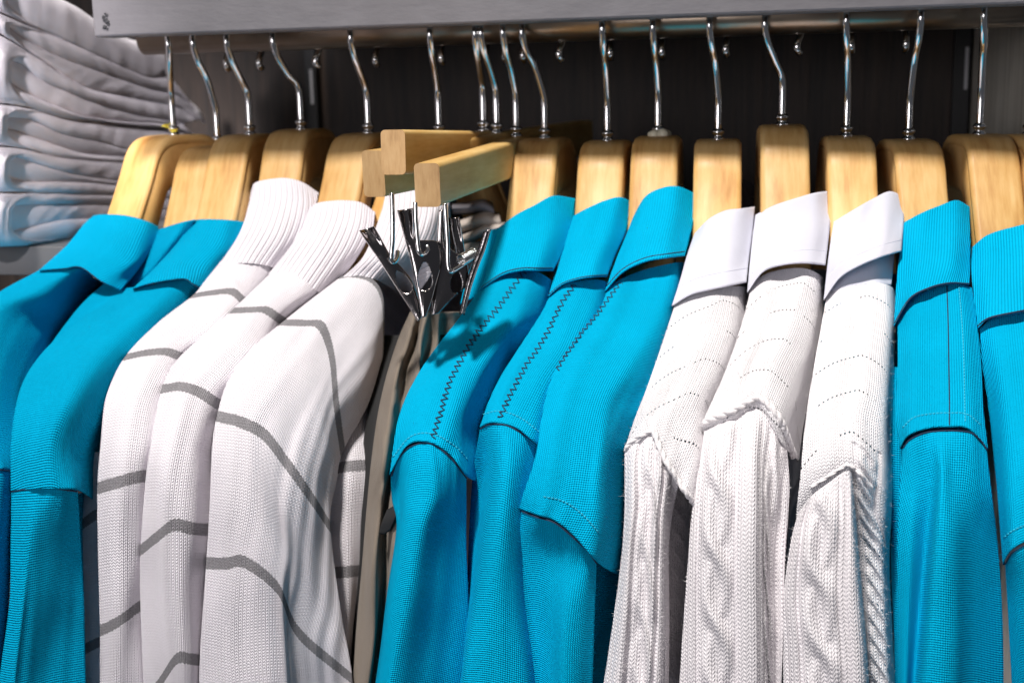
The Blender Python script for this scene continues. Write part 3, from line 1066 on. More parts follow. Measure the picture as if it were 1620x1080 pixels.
# ---- striped sweater C
t = garment('striped_sweater', 'white sweater with grey bands whose whole right side shows, beside the brown trousers', 'sweater', 5, SG)
cl = Cloth([[(540, 437, 3), (560, 434, 0), (588, 441, 5), (604, 462, 16), (608, 500, 32), (607, 560, 60)],
            [(490, 475, 3), (525, 472, 0), (555, 478, 4), (570, 510, 16), (578, 570, 32), (582, 640, 60)],
            [(446, 510, 3), (480, 511, 0), (508, 516, 4), (525, 565, 16), (532, 640, 30), (542, 715, 55)],
            [(395, 553, 3), (432, 556, 0), (468, 565, 4), (493, 620, 14), (512, 690, 26), (532, 765, 48)],
            [(360, 603, 3), (398, 610, 0), (436, 625, 4), (466, 680, 13), (495, 740, 24), (524, 800, 44)],
            [(343, 658, 3), (380, 667, 0), (418, 687, 3), (452, 730, 11), (488, 780, 21), (523, 834, 40)],
            [(335, 710, 3), (370, 718, 0), (405, 740, 2), (442, 795, 9), (485, 850, 20), (530, 900, 40)],
            [(332, 790, 4), (360, 795, 0), (398, 805, 1), (445, 855, 8), (488, 930, 21), (541, 975, 40)],
            [(326, 890, 5), (358, 891, 1), (388, 889, 0), (440, 931, 4), (472, 1000, 17), (558, 1074, 40)],
            [(316, 1040, 5), (345, 1040, 1), (380, 1035, 0), (445, 1060, 4), (480, 1120, 18), (560, 1170, 40)],
            [(315, 1130, 5), (345, 1130, 1), (385, 1125, 0), (450, 1150, 4), (485, 1220, 18), (562, 1260, 40)]], seed=16, pk=(0.3, 0.45), amp=1.0, stripes=(0, 2, 5, 8))
cl.obj('sleeve', M['stripe_knit'], t)
to = Cloth([[(520, 560, 84), (565, 545, 78), (606, 540, 84)], [(520, 650, 74), (560, 640, 70), (598, 640, 76)],
            [(520, 742, 62), (552, 737, 58), (584, 735, 66)], [(515, 822, 60), (548, 815, 56), (578, 815, 66)],
            [(515, 906, 58), (549, 904, 54), (570, 902, 64)], [(520, 1000, 58), (548, 1000, 55), (558, 1000, 62)],
            [(520, 1120, 58), (538, 1120, 55), (552, 1120, 62)]], seed=17, stripes=(2, 4))
to.obj('torso', M['stripe_knit'], t)
co = Cloth([[(612, 300, 2.2), (630, 292, 0), (660, 290, 0), (690, 300, 6.8), (712, 312, 15.8)],
            [(600, 345, 2.2), (622, 340, 0), (655, 340, 0.9), (685, 350, 8.1), (705, 360, 18.0)],
            [(575, 405, 1.8), (600, 400, 0), (635, 402, 1.8), (668, 412, 9.0), (690, 420, 20.2)],
            [(538, 442, 13.9), (566, 436, 12.0), (598, 444, 14.4), (628, 462, 21.1), (650, 480, 34.6)]], base=-12, seed=18, amp=0.7, top=12, meet=cl, lip=0, step=1.5, relief=lambda u, v: 0.75 * np.abs(np.sin(np.pi * u / 0.0034)))
co.obj('turtleneck', M['rib_white'], t)
back_half(t, 5, M['stripe_knit'])

# ---- polos with zigzag seams
t = garment('polo_shirt', 'cyan polo shirt with dark zigzag shoulder stitching, nearest to the metal trouser clips', 'polo shirt', 6, CG)
cl = Cloth([[(765, 448, 5), (795, 432, 0), (828, 428, 0), (850, 430, 4), (868, 440, 15), (880, 450, 40)],
            [(727, 502, 4), (760, 490, 0), (790, 482, 0), (822, 492, 4), (848, 500, 24), (865, 505, 45)],
            [(688, 552, 4), (720, 540, 0), (752, 531, 0), (785, 545, 4), (810, 555, 28), (832, 560, 45)],
            [(655, 602, 4), (685, 592, 0), (722, 580, 0), (752, 598, 5), (774, 612, 28), (800, 620, 50)],
            [(630, 662, 4), (662, 652, 0), (697, 652, 0), (725, 660, 4), (744, 675, 24), (775, 690, 55)],
            [(616, 750, 6), (645, 703, -1), (682, 699, -2), (715, 721, 2), (740, 753, 14), (768, 762, 55)]], seed=21, pk=(0.3, 0.45), amp=0.6)
cl.obj('body', M['pique'], t)
fuzz(cl, 900, t, M['pique'], 0.0005, 0.0013, 411, 0.000035)
zigzag(cl, [(829, 430), (793, 480), (753, 530), (727, 573), (710, 607), (697, 653), (683, 698)], 10, 9.5, t)
sl = Cloth([[(618, 752, 10), (632, 722, 7), (652, 704, 5), (682, 702, 4), (714, 724, 8), (738, 757, 19)],
            [(620, 790, 15), (632, 785, 13), (645, 772, 3), (685, 775, 0), (715, 790, 13), (738, 800, 25)],
            [(627, 835, 14), (631, 836, 10), (640, 836, 2), (668, 838, -1), (700, 850, 14), (738, 860, 29)],
            [(612, 940, 9), (616, 940, 4), (625, 940, 0), (651, 940, -1), (692, 945, 15), (741, 945, 32)],
            [(601, 1030, 9), (605, 1030, 4), (614, 1030, 0), (633, 1030, -1), (682, 1030, 16), (740, 1020, 34)],
            [(588, 1120, 9), (592, 1120, 4), (602, 1120, 0), (616, 1120, -1), (672, 1120, 16), (730, 1110, 34)]], seed=22, follow=cl, pk=(0.55, 0), amp=0.5)
sl.obj('sleeve', M['pique'], t)
fuzz(sl, 900, t, M['pique'], 0.0005, 0.0013, 420, 0.000035)
seam(sl, [(619, 753), (631, 724), (652, 705), (682, 702), (713, 724), (738, 756)], t, 'armhole_seam', 0.00034, 'thread', 0.2)
stitches(cl, [(622, 722), (650, 690), (685, 686), (722, 707), (744, 732)], t)
co = Cloth([[(790, 360, 10), (818, 340, 0), (845, 326, 0), (875, 311, 2), (910, 315, 15)],
            [(779, 395, 7), (810, 378, 0), (840, 368, 0), (872, 358, 3), (905, 355, 18)],
            [(769, 430, 6), (798, 412, -2), (832, 402, -4), (860, 400, -2), (890, 400, 18)],
            [(759, 458, 5), (794, 435, -3), (826, 427, -6), (850, 427, -4), (876, 427, 14)]], base=-3, seed=23, amp=0.4, top=12, lip=2.5)
co.obj('collar', M['rib_cyan'], t)
fuzz(co, 450, t, M['rib_cyan'], 0.0005, 0.0013, 428, 0.000035)
seam(co, [(761, 455), (795, 432), (826, 424), (850, 424), (874, 424)], t, 'collar_topstitch', 0.0003)
c2 = Cloth([[(770, 366, 22), (782, 362, 20), (800, 356, 22)], [(756, 400, 24), (772, 396, 22), (790, 392, 24)], [(738, 440, 24), (758, 436, 20), (780, 430, 24)],
            [(728, 480, 24), (748, 470, 20), (770, 460, 24)]], seed=24, amp=0.3)
c2.obj('collar_stand', M['rib_cyan'], t)
back_half(t, 6, M['pique'])

t = garment('polo_shirt', 'cyan polo shirt between the two other ones with zigzag stitching, sleeve narrow at the top', 'polo shirt', 7, CG)
cl = Cloth([[(872, 460, 5), (893, 448, 0), (912, 445, 0), (935, 442, 4), (958, 445, 15), (972, 455, 40)],
            [(858, 492, 4), (872, 488, 0), (886, 485, 0), (912, 492, 2), (940, 500, 10), (965, 505, 40)],
            [(822, 548, 4), (840, 542, 0), (860, 538, 0), (888, 550, 2), (912, 560, 10), (940, 565, 40)],
            [(792, 595, 4), (812, 588, 0), (833, 580, 0), (858, 595, 2), (878, 605, 10), (905, 610, 40)],
            [(772, 637, 4), (790, 632, 0), (808, 625, 0), (835, 640, 2), (860, 650, 10), (885, 660, 40)],
            [(759, 675, 7), (773, 668, 0), (788, 668, -2), (818, 676, -1), (850, 701, 6), (875, 712, 40)]], seed=25, pk=(0.3, 0.45), amp=0.5)
cl.obj('body', M['pique'], t)
fuzz(cl, 900, t, M['pique'], 0.0005, 0.0013, 443, 0.000035)
zigzag(cl, [(909, 450), (887, 483), (860, 537), (833, 577), (813, 613), (797, 647), (788, 667)], 9, 9.5, t)
sl = Cloth([[(759, 679, 12), (770, 672, 8), (788, 671, 5), (805, 674, 4), (830, 687, 6), (855, 705, 14)],
            [(748, 750, 34), (765, 750, 26), (783, 745, 6), (800, 745, 0), (822, 750, 4), (850, 760, 20)],
            [(742, 840, 40), (755, 840, 32), (769, 838, 8), (790, 840, 0), (817, 840, 6), (845, 845, 25)],
            [(738, 940, 44), (746, 940, 28), (755, 940, 6), (780, 940, 0), (814, 945, 6), (840, 945, 25)],
            [(730, 1040, 42), (735, 1040, 20), (740, 1040, 4), (775, 1040, 0), (825, 1040, 6), (850, 1040, 25)],
            [(722, 1120, 42), (726, 1120, 20), (730, 1120, 4), (770, 1120, 0), (834, 1120, 6), (858, 1120, 25)]], seed=26, follow=cl, pk=(0.55, 0), amp=0.5)
sl.obj('sleeve', M['pique'], t)
fuzz(sl, 900, t, M['pique'], 0.0005, 0.0013, 452, 0.000035)
seam(sl, [(760, 678), (772, 672), (788, 671), (805, 674), (830, 688), (853, 704)], t, 'armhole_seam', 0.00034, 'thread', 0.2)
stitches(cl, [(764, 655), (790, 650), (822, 660), (856, 685)], t)
co = Cloth([[(906, 343, 8), (928, 331, 0), (955, 319, 0), (980, 313, 2), (999, 320, 14)],
            [(893, 388, 6), (918, 375, 0), (943, 365, 0), (968, 360, 3), (992, 362, 16)],
            [(880, 430, 4), (903, 415, -2), (927, 408, -4), (950, 403, -2), (974, 403, 14)],
            [(867, 468, 4), (890, 449, -3), (918, 440, -6), (940, 437, -4), (961, 436, 10)]], base=-3, seed=27, amp=0.4, top=12, lip=2.5)
co.obj('collar', M['rib_cyan'], t)
fuzz(co, 450, t, M['rib_cyan'], 0.0005, 0.0013, 460, 0.000035)
seam(co, [(868, 466), (890, 448), (918, 439), (940, 436), (960, 435)], t, 'collar_edge', 0.0003, 'thread', 0.0)
back_half(t, 7, M['pique'])

t = garment('polo_shirt', 'cyan polo shirt whose armhole seam sticks out in a corner, beside white sweaters', 'polo shirt', 8, CG)
cl = Cloth([[(962, 452, 5), (985, 440, 2), (1015, 428, 6), (1045, 420, 4), (1072, 415, 6), (1085, 415, 25)],
            [(950, 485, 4), (975, 478, 0), (1005, 470, 0), (1035, 468, 1), (1062, 470, 8), (1076, 475, 30)],
            [(917, 533, 4), (945, 528, 0), (978, 525, 0), (1012, 528, 2), (1042, 530, 10), (1062, 535, 30)],
            [(883, 575, 4), (910, 572, 0), (945, 572, 0), (982, 580, 2), (1010, 590, 12), (1042, 595, 32)],
            [(865, 620, 4), (890, 622, 0), (922, 625, 0), (955, 632, 3), (980, 640, 14), (1018, 650, 36)],
            [(855, 670, 3), (878, 675, 0), (908, 680, 0), (940, 688, 3), (965, 692, 12), (998, 700, 45)],
            [(846, 725, 3), (870, 730, 0), (900, 738, 0), (930, 748, 2), (957, 755, 10), (990, 765, 55)],
            [(828, 780, 4), (855, 785, -1), (888, 792, -2), (922, 810, 0), (955, 830, 8), (987, 840, 58)],
            [(821, 803, 6), (850, 813, -1), (878, 822, -3), (908, 846, -1), (947, 889, 6), (985, 912, 60)]], seed=28, pk=(0.3, 0.45), amp=0.7)
cl.obj('body', M['pique'], t)
fuzz(cl, 900, t, M['pique'], 0.0005, 0.0013, 475, 0.000035)
zigzag(cl, [(981, 446), (962, 474), (940, 503), (922, 524), (905, 548), (886, 576), (880, 590)], 7, 9.0, t)
sl = Cloth([[(825, 808, 10), (850, 818, 6), (878, 827, 5), (908, 851, 7), (930, 872, 10), (944, 892, 15)],
            [(819, 870, 12), (845, 872, 12), (875, 880, 10), (905, 890, 6), (928, 900, 6), (943, 915, 14)],
            [(816, 940, 14), (845, 945, 16), (873, 950, 10), (895, 955, 2), (920, 960, 4), (941, 965, 14)],
            [(828, 1030, 16), (850, 1030, 18), (873, 1030, 11), (890, 1030, 1), (915, 1030, 3), (939, 1030, 14)],
            [(838, 1120, 16), (855, 1120, 18), (873, 1120, 11), (890, 1120, 1), (912, 1120, 3), (936, 1120, 14)]], seed=29, follow=cl, pk=(0.55, 0), amp=0.6)
sl.obj('sleeve', M['pique'], t)
fuzz(sl, 900, t, M['pique'], 0.0005, 0.0013, 483, 0.000035)
seam(sl, [(826, 809), (850, 818), (878, 827), (908, 851), (930, 872), (944, 891)], t, 'armhole_seam', 0.00034, 'thread', 0.2)
stitches(cl, [(860, 785), (890, 792), (920, 812), (950, 845)], t)
to = Cloth([[(930, 740, 42), (965, 740, 48), (992, 745, 62)], [(925, 900, 42), (960, 900, 46), (984, 905, 62)],
            [(920, 1000, 42), (945, 1000, 46), (967, 1000, 60)], [(915, 1120, 42), (935, 1120, 46), (955, 1120, 60)]], seed=30, base=6)
to.obj('torso', M['pique'], t)
co = Cloth([[(1001, 345, 10), (1020, 313, 2), (1045, 299, 0), (1072, 296, 0), (1102, 308, 14)],
            [(989, 375, 6), (1013, 350, 0), (1040, 338, -2), (1068, 334, 0), (1098, 345, 14)],
            [(973, 415, 4), (1000, 390, -3), (1030, 376, -6), (1060, 372, -4), (1091, 375, 10)],
            [(957, 460, 4), (985, 430, -6), (1020, 413, -12), (1053, 407, -12), (1084, 403, 0)]], base=-3, seed=31, amp=0.4, top=12, lip=2.5)
co.obj('collar', M['rib_cyan'], t)
fuzz(co, 450, t, M['rib_cyan'], 0.0005, 0.0013, 494, 0.000035)
seam(co, [(960, 452), (986, 425), (1020, 408), (1053, 402), (1083, 398)], t, 'collar_topstitch', 0.0003)
back_half(t, 8, M['pique'])
# ---- white cable sweaters


def cable_relief(cables, ribs=(), amp=2.6):
    def f(u, v):
        h = np.zeros_like(u)
        for c, A, P, ph in cables:
            for s in (1, -1):
                a = 2 * np.pi * v / P + ph
                x = c + s * A * np.sin(a)
                over = 0.62 + 0.38 * s * np.cos(a)
                h = np.maximum(h, amp * over * np.exp(-((u - x) / (A * 0.62)) ** 2))
            h = h - 1.6 * np.exp(-((np.abs(u - c) - A * 1.75) / 0.0010) ** 2)
        for c, wd, k in ribs:
            h = h + 1.5 * k * np.exp(-((u - c) / wd) ** 4)
            h = h - 1.5 * np.exp(-((np.abs(u - c) - wd * 1.15) / 0.0009) ** 2)
        return h
    return f


def rope(cl, pts, parent, name, r=0.0013, twist=0.0046):
    """rolled armhole seam: a two-ply twisted cord of yarn"""
    pts = cr(np.array(pts, float), 26)
    P = np.array([cl.at(x, y, 0.6) for x, y in pts])
    d = np.concatenate([[0], np.cumsum(np.linalg.norm(np.diff(P, axis=0), axis=1))])
    n = int(d[-1] / 0.0006)
    s = np.linspace(0, d[-1], n)
    Q = np.stack([np.interp(s, d, P[:, k]) for k in range(3)], 1)
    T = np.gradient(Q, axis=0)
    T /= np.linalg.norm(T, axis=1, keepdims=True)
    A = CAM - Q
    A -= T * (A * T).sum(1, keepdims=True)
    A /= np.linalg.norm(A, axis=1, keepdims=True)
    B = np.cross(T, A)
    V, F = [], []
    for k in (0, 1):
        ph = 2 * np.pi * s / (twist * 2) + k * np.pi
        C = Q + (np.cos(ph)[:, None] * A + np.sin(ph)[:, None] * B) * r * 0.42
        me = tube_mesh('t', C, r * 0.72, 8, parent.location)
        b = len(V)
        V += [tuple(x.co) for x in me.vertices]
        F += [tuple(b + i for i in p.vertices) for p in me.polygons]
        bpy.data.meshes.remove(me)
    o = link(name, mesh_from(name, V, F), M['yarn'], parent)
    return o


def yarn_mat():
    t = NT('white yarn')
    a = t.noise(700, 3, 0.6)
    return t.done(t.mix(a, (0.70, 0.67, 0.68), (0.80, 0.77, 0.785)), 0.9, t.bump(a, 0.0006), spec=0.15, sheen=0.3)


M['yarn'] = yarn_mat()

t = garment('cable_sweater', 'leftmost white cable knit sweater, its sleeve hanging beside the cyan polo', 'sweater', 9, WG)
cl = Cloth([[(1070, 476, 5), (1098, 464, 1), (1128, 459, 0), (1152, 453, 3), (1172, 453, 12), (1182, 455, 35)],
            [(1050, 535, 4), (1078, 522, 0), (1108, 515, -1), (1138, 518, 2), (1160, 530, 12), (1177, 535, 38)],
            [(1028, 600, 4), (1055, 585, 0), (1085, 575, -1), (1112, 585, 2), (1135, 597, 12), (1154, 605, 38)],
            [(1005, 660, 4), (1030, 640, 0), (1062, 625, -1), (1088, 640, 2), (1112, 655, 12), (1132, 665, 42)],
            [(996, 686, 5), (1018, 666, 0), (1048, 654, -2), (1076, 690, 1), (1106, 716, 8), (1130, 726, 44)],
            [(987, 713, 6), (1009, 698, 1), (1034, 687, -2), (1072, 757, 0), (1098, 788, 8), (1122, 794, 48)]], seed=41, pk=(0.3, 0.45), amp=0.8, step=2.4)
cl.obj('yoke', M['open_knit'], t)
fuzz(cl, 2500, t, M['yarn'], 0.0006, 0.0020, 51)
sl = Cloth([[(988, 706, 8), (1008, 690, 3), (1032, 679, 0), (1048, 704, 3), (1060, 728, 8), (1075, 760, 18)],
            [(988, 790, 6), (1005, 785, 0), (1028, 785, 4), (1040, 785, -1), (1055, 800, 6), (1064, 812, 22)],
            [(984, 870, 6), (1000, 870, 0), (1020, 870, 4), (1034, 870, -1), (1050, 870, 5), (1058, 872, 22)],
            [(970, 980, 6), (990, 980, 0), (1014, 980, 4), (1033, 980, -1), (1050, 980, 5), (1059, 980, 22)],
            [(952, 1100, 6), (975, 1100, 0), (1004, 1100, 4), (1030, 1100, -1), (1050, 1100, 5), (1058, 1100, 22)]],
           seed=42, follow=cl, pk=(0.55, 0), amp=0.6, step=1.8, relief=cable_relief([(0.0005, 0.0042, 0.062, 0.6)], [(-0.0120, 0.0035, 1.0), (0.011, 0.003, 1.0)], 4.0))
sl.obj('sleeve', M['cable_knit'], t)
fuzz(sl, 2000, t, M['yarn'], 0.0006, 0.0020, 52)
to = Cloth([[(1040, 730, 44), (1075, 745, 46), (1110, 760, 60)], [(1040, 900, 44), (1072, 900, 46), (1104, 900, 60)], [(1040, 1110, 44), (1070, 1110, 46), (1100, 1110, 60)]],
           seed=43, base=4, step=2.2, relief=cable_relief([(0.0, 0.0045, 0.02, 0.0)], (), 2.0))
to.obj('torso', M['cable_knit'], t)
rope(cl, [(1034, 681), (1050, 722), (1074, 762), (1097, 795)], t, 'armhole_seam')
rope(cl, [(990, 707), (1005, 694), (1020, 686), (1033, 681)], t, 'armhole_seam', 0.0010)
co = Cloth([[(1098, 371, 10), (1122, 347, 0), (1148, 334, 0), (1172, 331, 2), (1194, 328, 12)],
            [(1087, 403, 5), (1112, 385, 0), (1140, 375, 0), (1165, 371, 2), (1190, 370, 12)],
            [(1076, 442, 4), (1102, 425, -2), (1132, 416, -3), (1158, 411, -2), (1185, 408, 10)],
            [(1063, 483, 4), (1093, 465, -3), (1125, 457, -5), (1153, 451, -4), (1181, 445, 4)]], base=-3, seed=44, amp=1.1, top=10, lip=2)
co.obj('shirt_collar', M['poplin'], t)
seam(co, [(1074, 453), (1100, 441), (1130, 433), (1157, 428), (1180, 424)], t, 'collar_topstitch', 0.00022, 'poplin', 0.1)
back_half(t, 9, M['open_knit'])

t = garment('cable_sweater', 'middle white cable knit sweater with a thick rolled armhole seam', 'sweater', 10, WG)
cl = Cloth([[(1190, 445, 6), (1215, 432, 5), (1245, 425, 5), (1275, 425, -1), (1296, 434, 8), (1302, 440, 32)],
            [(1180, 488, 5), (1205, 478, 0), (1235, 470, 0), (1264, 472, -2), (1291, 490, 10), (1301, 495, 38)],
            [(1165, 538, 5), (1190, 530, 0), (1218, 525, 0), (1248, 522, -2), (1280, 545, 12), (1294, 550, 40)],
            [(1143, 597, 5), (1168, 585, 0), (1195, 575, 0), (1222, 572, -2), (1260, 600, 12), (1283, 610, 42)],
            [(1113, 664, 6), (1140, 655, 0), (1170, 643, -2), (1203, 627, -3), (1240, 665, 6), (1270, 680, 46)],
            [(1110, 682, 12), (1140, 676, 6), (1170, 662, 4), (1203, 650, 3), (1238, 702, 10), (1264, 728, 50)]], seed=45, pk=(0.3, 0.45), amp=0.8, step=2.4)
cl.obj('yoke', M['open_knit'], t)
fuzz(cl, 2500, t, M['yarn'], 0.0006, 0.0020, 53)
sl = Cloth([[(1114, 682, 9), (1138, 670, 4), (1165, 657, 2), (1198, 647, 2), (1225, 674, 6), (1245, 708, 18)],
            [(1108, 725, 6), (1130, 722, 0), (1160, 718, 0), (1195, 715, -1), (1222, 730, 10), (1249, 762, 20)],
            [(1095, 805, 6), (1122, 805, 0), (1155, 805, 0), (1197, 805, -1), (1219, 810, 13), (1247, 815, 20)],
            [(1088, 890, 6), (1117, 890, 0), (1152, 890, 0), (1198, 890, -1), (1217, 890, 15), (1242, 890, 18)],
            [(1080, 1000, 6), (1112, 1000, 0), (1153, 1000, 0), (1199, 1000, -1), (1219, 1000, 15), (1239, 1000, 18)],
            [(1073, 1110, 6), (1110, 1110, 0), (1153, 1110, 0), (1200, 1110, -1), (1220, 1110, 15), (1235, 1110, 18)]],
           seed=46, follow=cl, pk=(0.55, 0), amp=0.6, step=1.8, relief=cable_relief([(-0.0105, 0.0046, 0.064, 0.2), (0.021, 0.0042, 0.06, 1.6)], [(0.0035, 0.0048, 1.0), (-0.023, 0.003, 0.9)], 4.0))
sl.obj('sleeve', M['cable_knit'], t)
fuzz(sl, 2500, t, M['yarn'], 0.0006, 0.0020, 54)
rope(cl, [(1113, 668), (1138, 658), (1165, 646), (1188, 633), (1204, 628)], t, 'armhole_seam', 0.0016)
rope(cl, [(1204, 628), (1226, 651), (1240, 678), (1248, 700), (1256, 722)], t, 'armhole_seam', 0.0016)
co = Cloth([[(1195, 341, 10), (1225, 326, 0), (1258, 315, 0), (1290, 306, 2), (1317, 303, 12)],
            [(1190, 378, 6), (1220, 362, 0), (1253, 352, 0), (1285, 345, 2), (1314, 345, 12)],
            [(1186, 418, 6), (1213, 395, -3), (1248, 385, -6), (1282, 382, -4), (1310, 385, 8)],
            [(1182, 462, 6), (1207, 429, -5), (1238, 418, -12), (1272, 415, -12), (1306, 418, -2)]], base=-3, seed=47, amp=1.1, top=10, lip=2)
co.obj('shirt_collar', M['poplin'], t)
seam(co, [(1190, 432), (1213, 409), (1243, 399), (1276, 395), (1306, 397)], t, 'collar_topstitch', 0.00022, 'poplin', 0.1)
back_half(t, 10, M['open_knit'])
sc = Cloth([[(1166, 292, 0), (1178, 284, -6), (1190, 290, 0), (1204, 302, 10)], [(1162, 310, 0), (1180, 306, -8), (1196, 314, -4), (1208, 320, 8)],
            [(1160, 335, 0), (1178, 334, -6), (1194, 338, -4), (1208, 340, 8)]], seed=48, dist=lambda x, y: 0.80 + 0 * x, wrap=20)
sc.obj('rear_collar', M['greycloth'], t)

t = garment('cable_sweater', 'rightmost white cable knit sweater, next to a black gap and a cyan polo', 'sweater', 11, WG)
cl = Cloth([[(1310, 456, 6), (1335, 448, 2), (1362, 446, 1), (1388, 447, 1), (1408, 452, 6), (1416, 460, 30)],
            [(1300, 510, 5), (1328, 505, 0), (1358, 500, 0), (1386, 500, 0), (1409, 505, 7), (1418, 510, 35)],
            [(1290, 565, 5), (1320, 560, 0), (1350, 555, 0), (1380, 555, 0), (1405, 560, 8), (1415, 565, 38)],
            [(1280, 625, 5), (1312, 615, 0), (1345, 610, 0), (1375, 615, 0), (1401, 622, 8), (1412, 630, 40)],
            [(1272, 685, 5), (1300, 672, 0), (1335, 660, -2), (1370, 665, 0), (1399, 680, 8), (1410, 690, 42)],
            [(1266, 755, 6), (1295, 740, 2), (1338, 725, 0), (1372, 735, 4), (1402, 755, 14), (1412, 760, 45)],
            [(1260, 815, 10), (1295, 800, 10), (1342, 770, 8), (1375, 800, 14), (1402, 815, 20), (1412, 820, 50)],
            [(1260, 900, 25), (1300, 900, 25), (1350, 900, 25), (1378, 900, 24), (1400, 905, 28), (1410, 905, 55)],
            [(1260, 1110, 25), (1300, 1110, 25), (1360, 1110, 25), (1388, 1110, 24), (1410, 1110, 28), (1420, 1110, 55)]], seed=49, pk=(0.3, 0.45), amp=0.8, step=2.2,
           relief=lambda u, v: np.where(v > 0.115, 1.0, 0.0) * cable_relief([(0.011, 0.0035, 0.018, 0.0)], (), 2.2)(u, v))
cl.obj('yoke', M['open_knit'], t)
fuzz(cl, 3500, t, M['yarn'], 0.0006, 0.0020, 55)
sl = Cloth([[(1262, 812, 7), (1285, 783, 2.5), (1310, 764, 0.5), (1335, 746, -0.8), (1346, 746, 1), (1350, 762, 11)],
            [(1250, 862, 6), (1275, 850, -1), (1305, 845, 0), (1330, 840, -1), (1350, 840, 2), (1356, 842, 14)],
            [(1240, 940, 6), (1268, 940, 0), (1302, 940, 0), (1330, 940, -1), (1358, 940, 2), (1364, 940, 14)],
            [(1239, 1020, 6), (1270, 1020, 0), (1308, 1020, 0), (1335, 1020, -1), (1365, 1020, 2), (1371, 1020, 14)],
            [(1240, 1110, 6), (1272, 1110, 0), (1312, 1110, 0), (1340, 1110, -1), (1370, 1110, 2), (1377, 1110, 14)]],
           seed=50, follow=cl, pk=(0.55, 0), amp=0.6, step=1.8, relief=cable_relief([(-0.0015, 0.0048, 0.064, 2.4)], [(0.0150, 0.0046, 1.0), (-0.0145, 0.003, 0.9)], 4.0))
sl.obj('sleeve', M['cable_knit'], t)
fuzz(sl, 2000, t, M['yarn'], 0.0006, 0.0020, 56)
rope(cl, [(1283, 770), (1305, 757), (1328, 742), (1343, 736), (1362, 750), (1380, 772)], t, 'armhole_seam', 0.0008)
st = Cloth([[(1322, 428, 4), (1350, 408, 1), (1385, 398, 1), (1416, 388, 10)],
            [(1316, 446, 4), (1346, 432, 0), (1384, 428, 0), (1413, 426, 10)],
            [(1312, 462, 4), (1345, 452, 1), (1384, 450, 1), (1410, 450, 10)]], base=-0.5, seed=57, amp=0.3)
st.obj('collar_stand', M['poplin'], t)
co = Cloth([[(1319, 352, 8), (1350, 333, 0), (1380, 316, 0), (1407, 304, 2), (1430, 312, 12)],
            [(1313, 388, 6), (1343, 368, 0), (1374, 351, -1), (1403, 341, 0), (1430, 340, 10)],
            [(1308, 428, 5), (1336, 402, -4), (1368, 386, -8), (1400, 376, -8), (1428, 370, 4)],
            [(1303, 474, 5), (1328, 439, -6), (1358, 420, -14), (1392, 406, -16), (1426, 396, -4)]], base=-3, seed=58, amp=1.1, top=10, lip=2)
co.obj('shirt_collar', M['poplin'], t)
seam(co, [(1311, 438), (1333, 415), (1363, 400), (1397, 387), (1426, 379)], t, 'collar_topstitch', 0.00022, 'poplin', 0.1)
back_half(t, 11, M['open_knit'])

# ---- right cyan polos
t = garment('polo_shirt', 'cyan polo shirt with a straight shoulder seam and a sharp centre crease in its sleeve', 'polo shirt', 12, CG)
cl = Cloth([[(1420, 500, 8), (1440, 472, 3), (1470, 459, 1), (1498, 451, -1), (1520, 451, 0), (1538, 455, 8)],
            [(1420, 530, 6), (1443, 518, 0), (1472, 514, 0), (1500, 512, -1), (1525, 514, 0), (1547, 520, 8)],
            [(1420, 585, 6), (1445, 580, 0), (1473, 578, 0), (1501, 577, -1), (1528, 578, 0), (1553, 585, 8)],
            [(1416, 650, 7), (1443, 640, 0), (1473, 636, 0), (1502, 635, -1), (1530, 637, 0), (1556, 648, 8)],
            [(1424, 708, 9), (1438, 687, 0), (1470, 676, -2), (1502, 674, -3), (1533, 677, -2), (1563, 709, 8)]], seed=61, pk=(0.3, 0.45), amp=0.5)
cl.obj('body', M['pique'], t)
fuzz(cl, 900, t, M['pique'], 0.0005, 0.0013, 158, 0.000035)
seam(cl, [(1498, 452), (1500, 512), (1501, 577), (1502, 635), (1502, 672)], t, 'shoulder_seam', 0.0003, 'thread', 0.1)
stitches(cl, [(1517, 453), (1522, 514), (1525, 578), (1526, 635), (1527, 668)], t, 'topstitch', 5.0)
stitches(cl, [(1428, 676), (1446, 660), (1475, 654), (1502, 653), (1530, 655), (1556, 676)], t, 'topstitch', 6.0)
sl = Cloth([[(1428, 708, 12), (1440, 694, 7), (1465, 684, 5), (1484, 681, 4), (1510, 681, 4), (1535, 684, 6), (1561, 712, 14)],
            [(1423, 770, 10), (1445, 765, 7), (1474, 758, 6), (1490, 755, -1), (1508, 758, 2), (1535, 765, 6), (1569, 780, 14)],
            [(1420, 840, 10), (1442, 840, 6), (1467, 840, 11), (1483, 840, -2), (1508, 842, -1), (1536, 842, 10), (1577, 845, 24)],
            [(1419, 930, 9), (1438, 930, 5), (1459, 930, 12), (1476, 930, -3), (1508, 930, -2), (1538, 930, 12), (1584, 930, 28)],
            [(1420, 1010, 9), (1435, 1010, 5), (1452, 1010, 12), (1470, 1010, -3), (1508, 1010, -2), (1538, 1010, 13), (1587, 1010, 30)],
            [(1422, 1110, 9), (1432, 1110, 5), (1444, 1110, 12), (1462, 1110, -3), (1506, 1110, -2), (1538, 1110, 13), (1588, 1110, 30)]], seed=62, follow=cl, pk=(0.55, 0), amp=0.5)
sl.obj('sleeve', M['pique'], t)
fuzz(sl, 900, t, M['pique'], 0.0005, 0.0013, 169, 0.000035)
seam(sl, [(1429, 708), (1440, 695), (1465, 684), (1500, 681), (1535, 684), (1552, 697), (1561, 711)], t, 'armhole_seam', 0.00034, 'thread', 0.2)
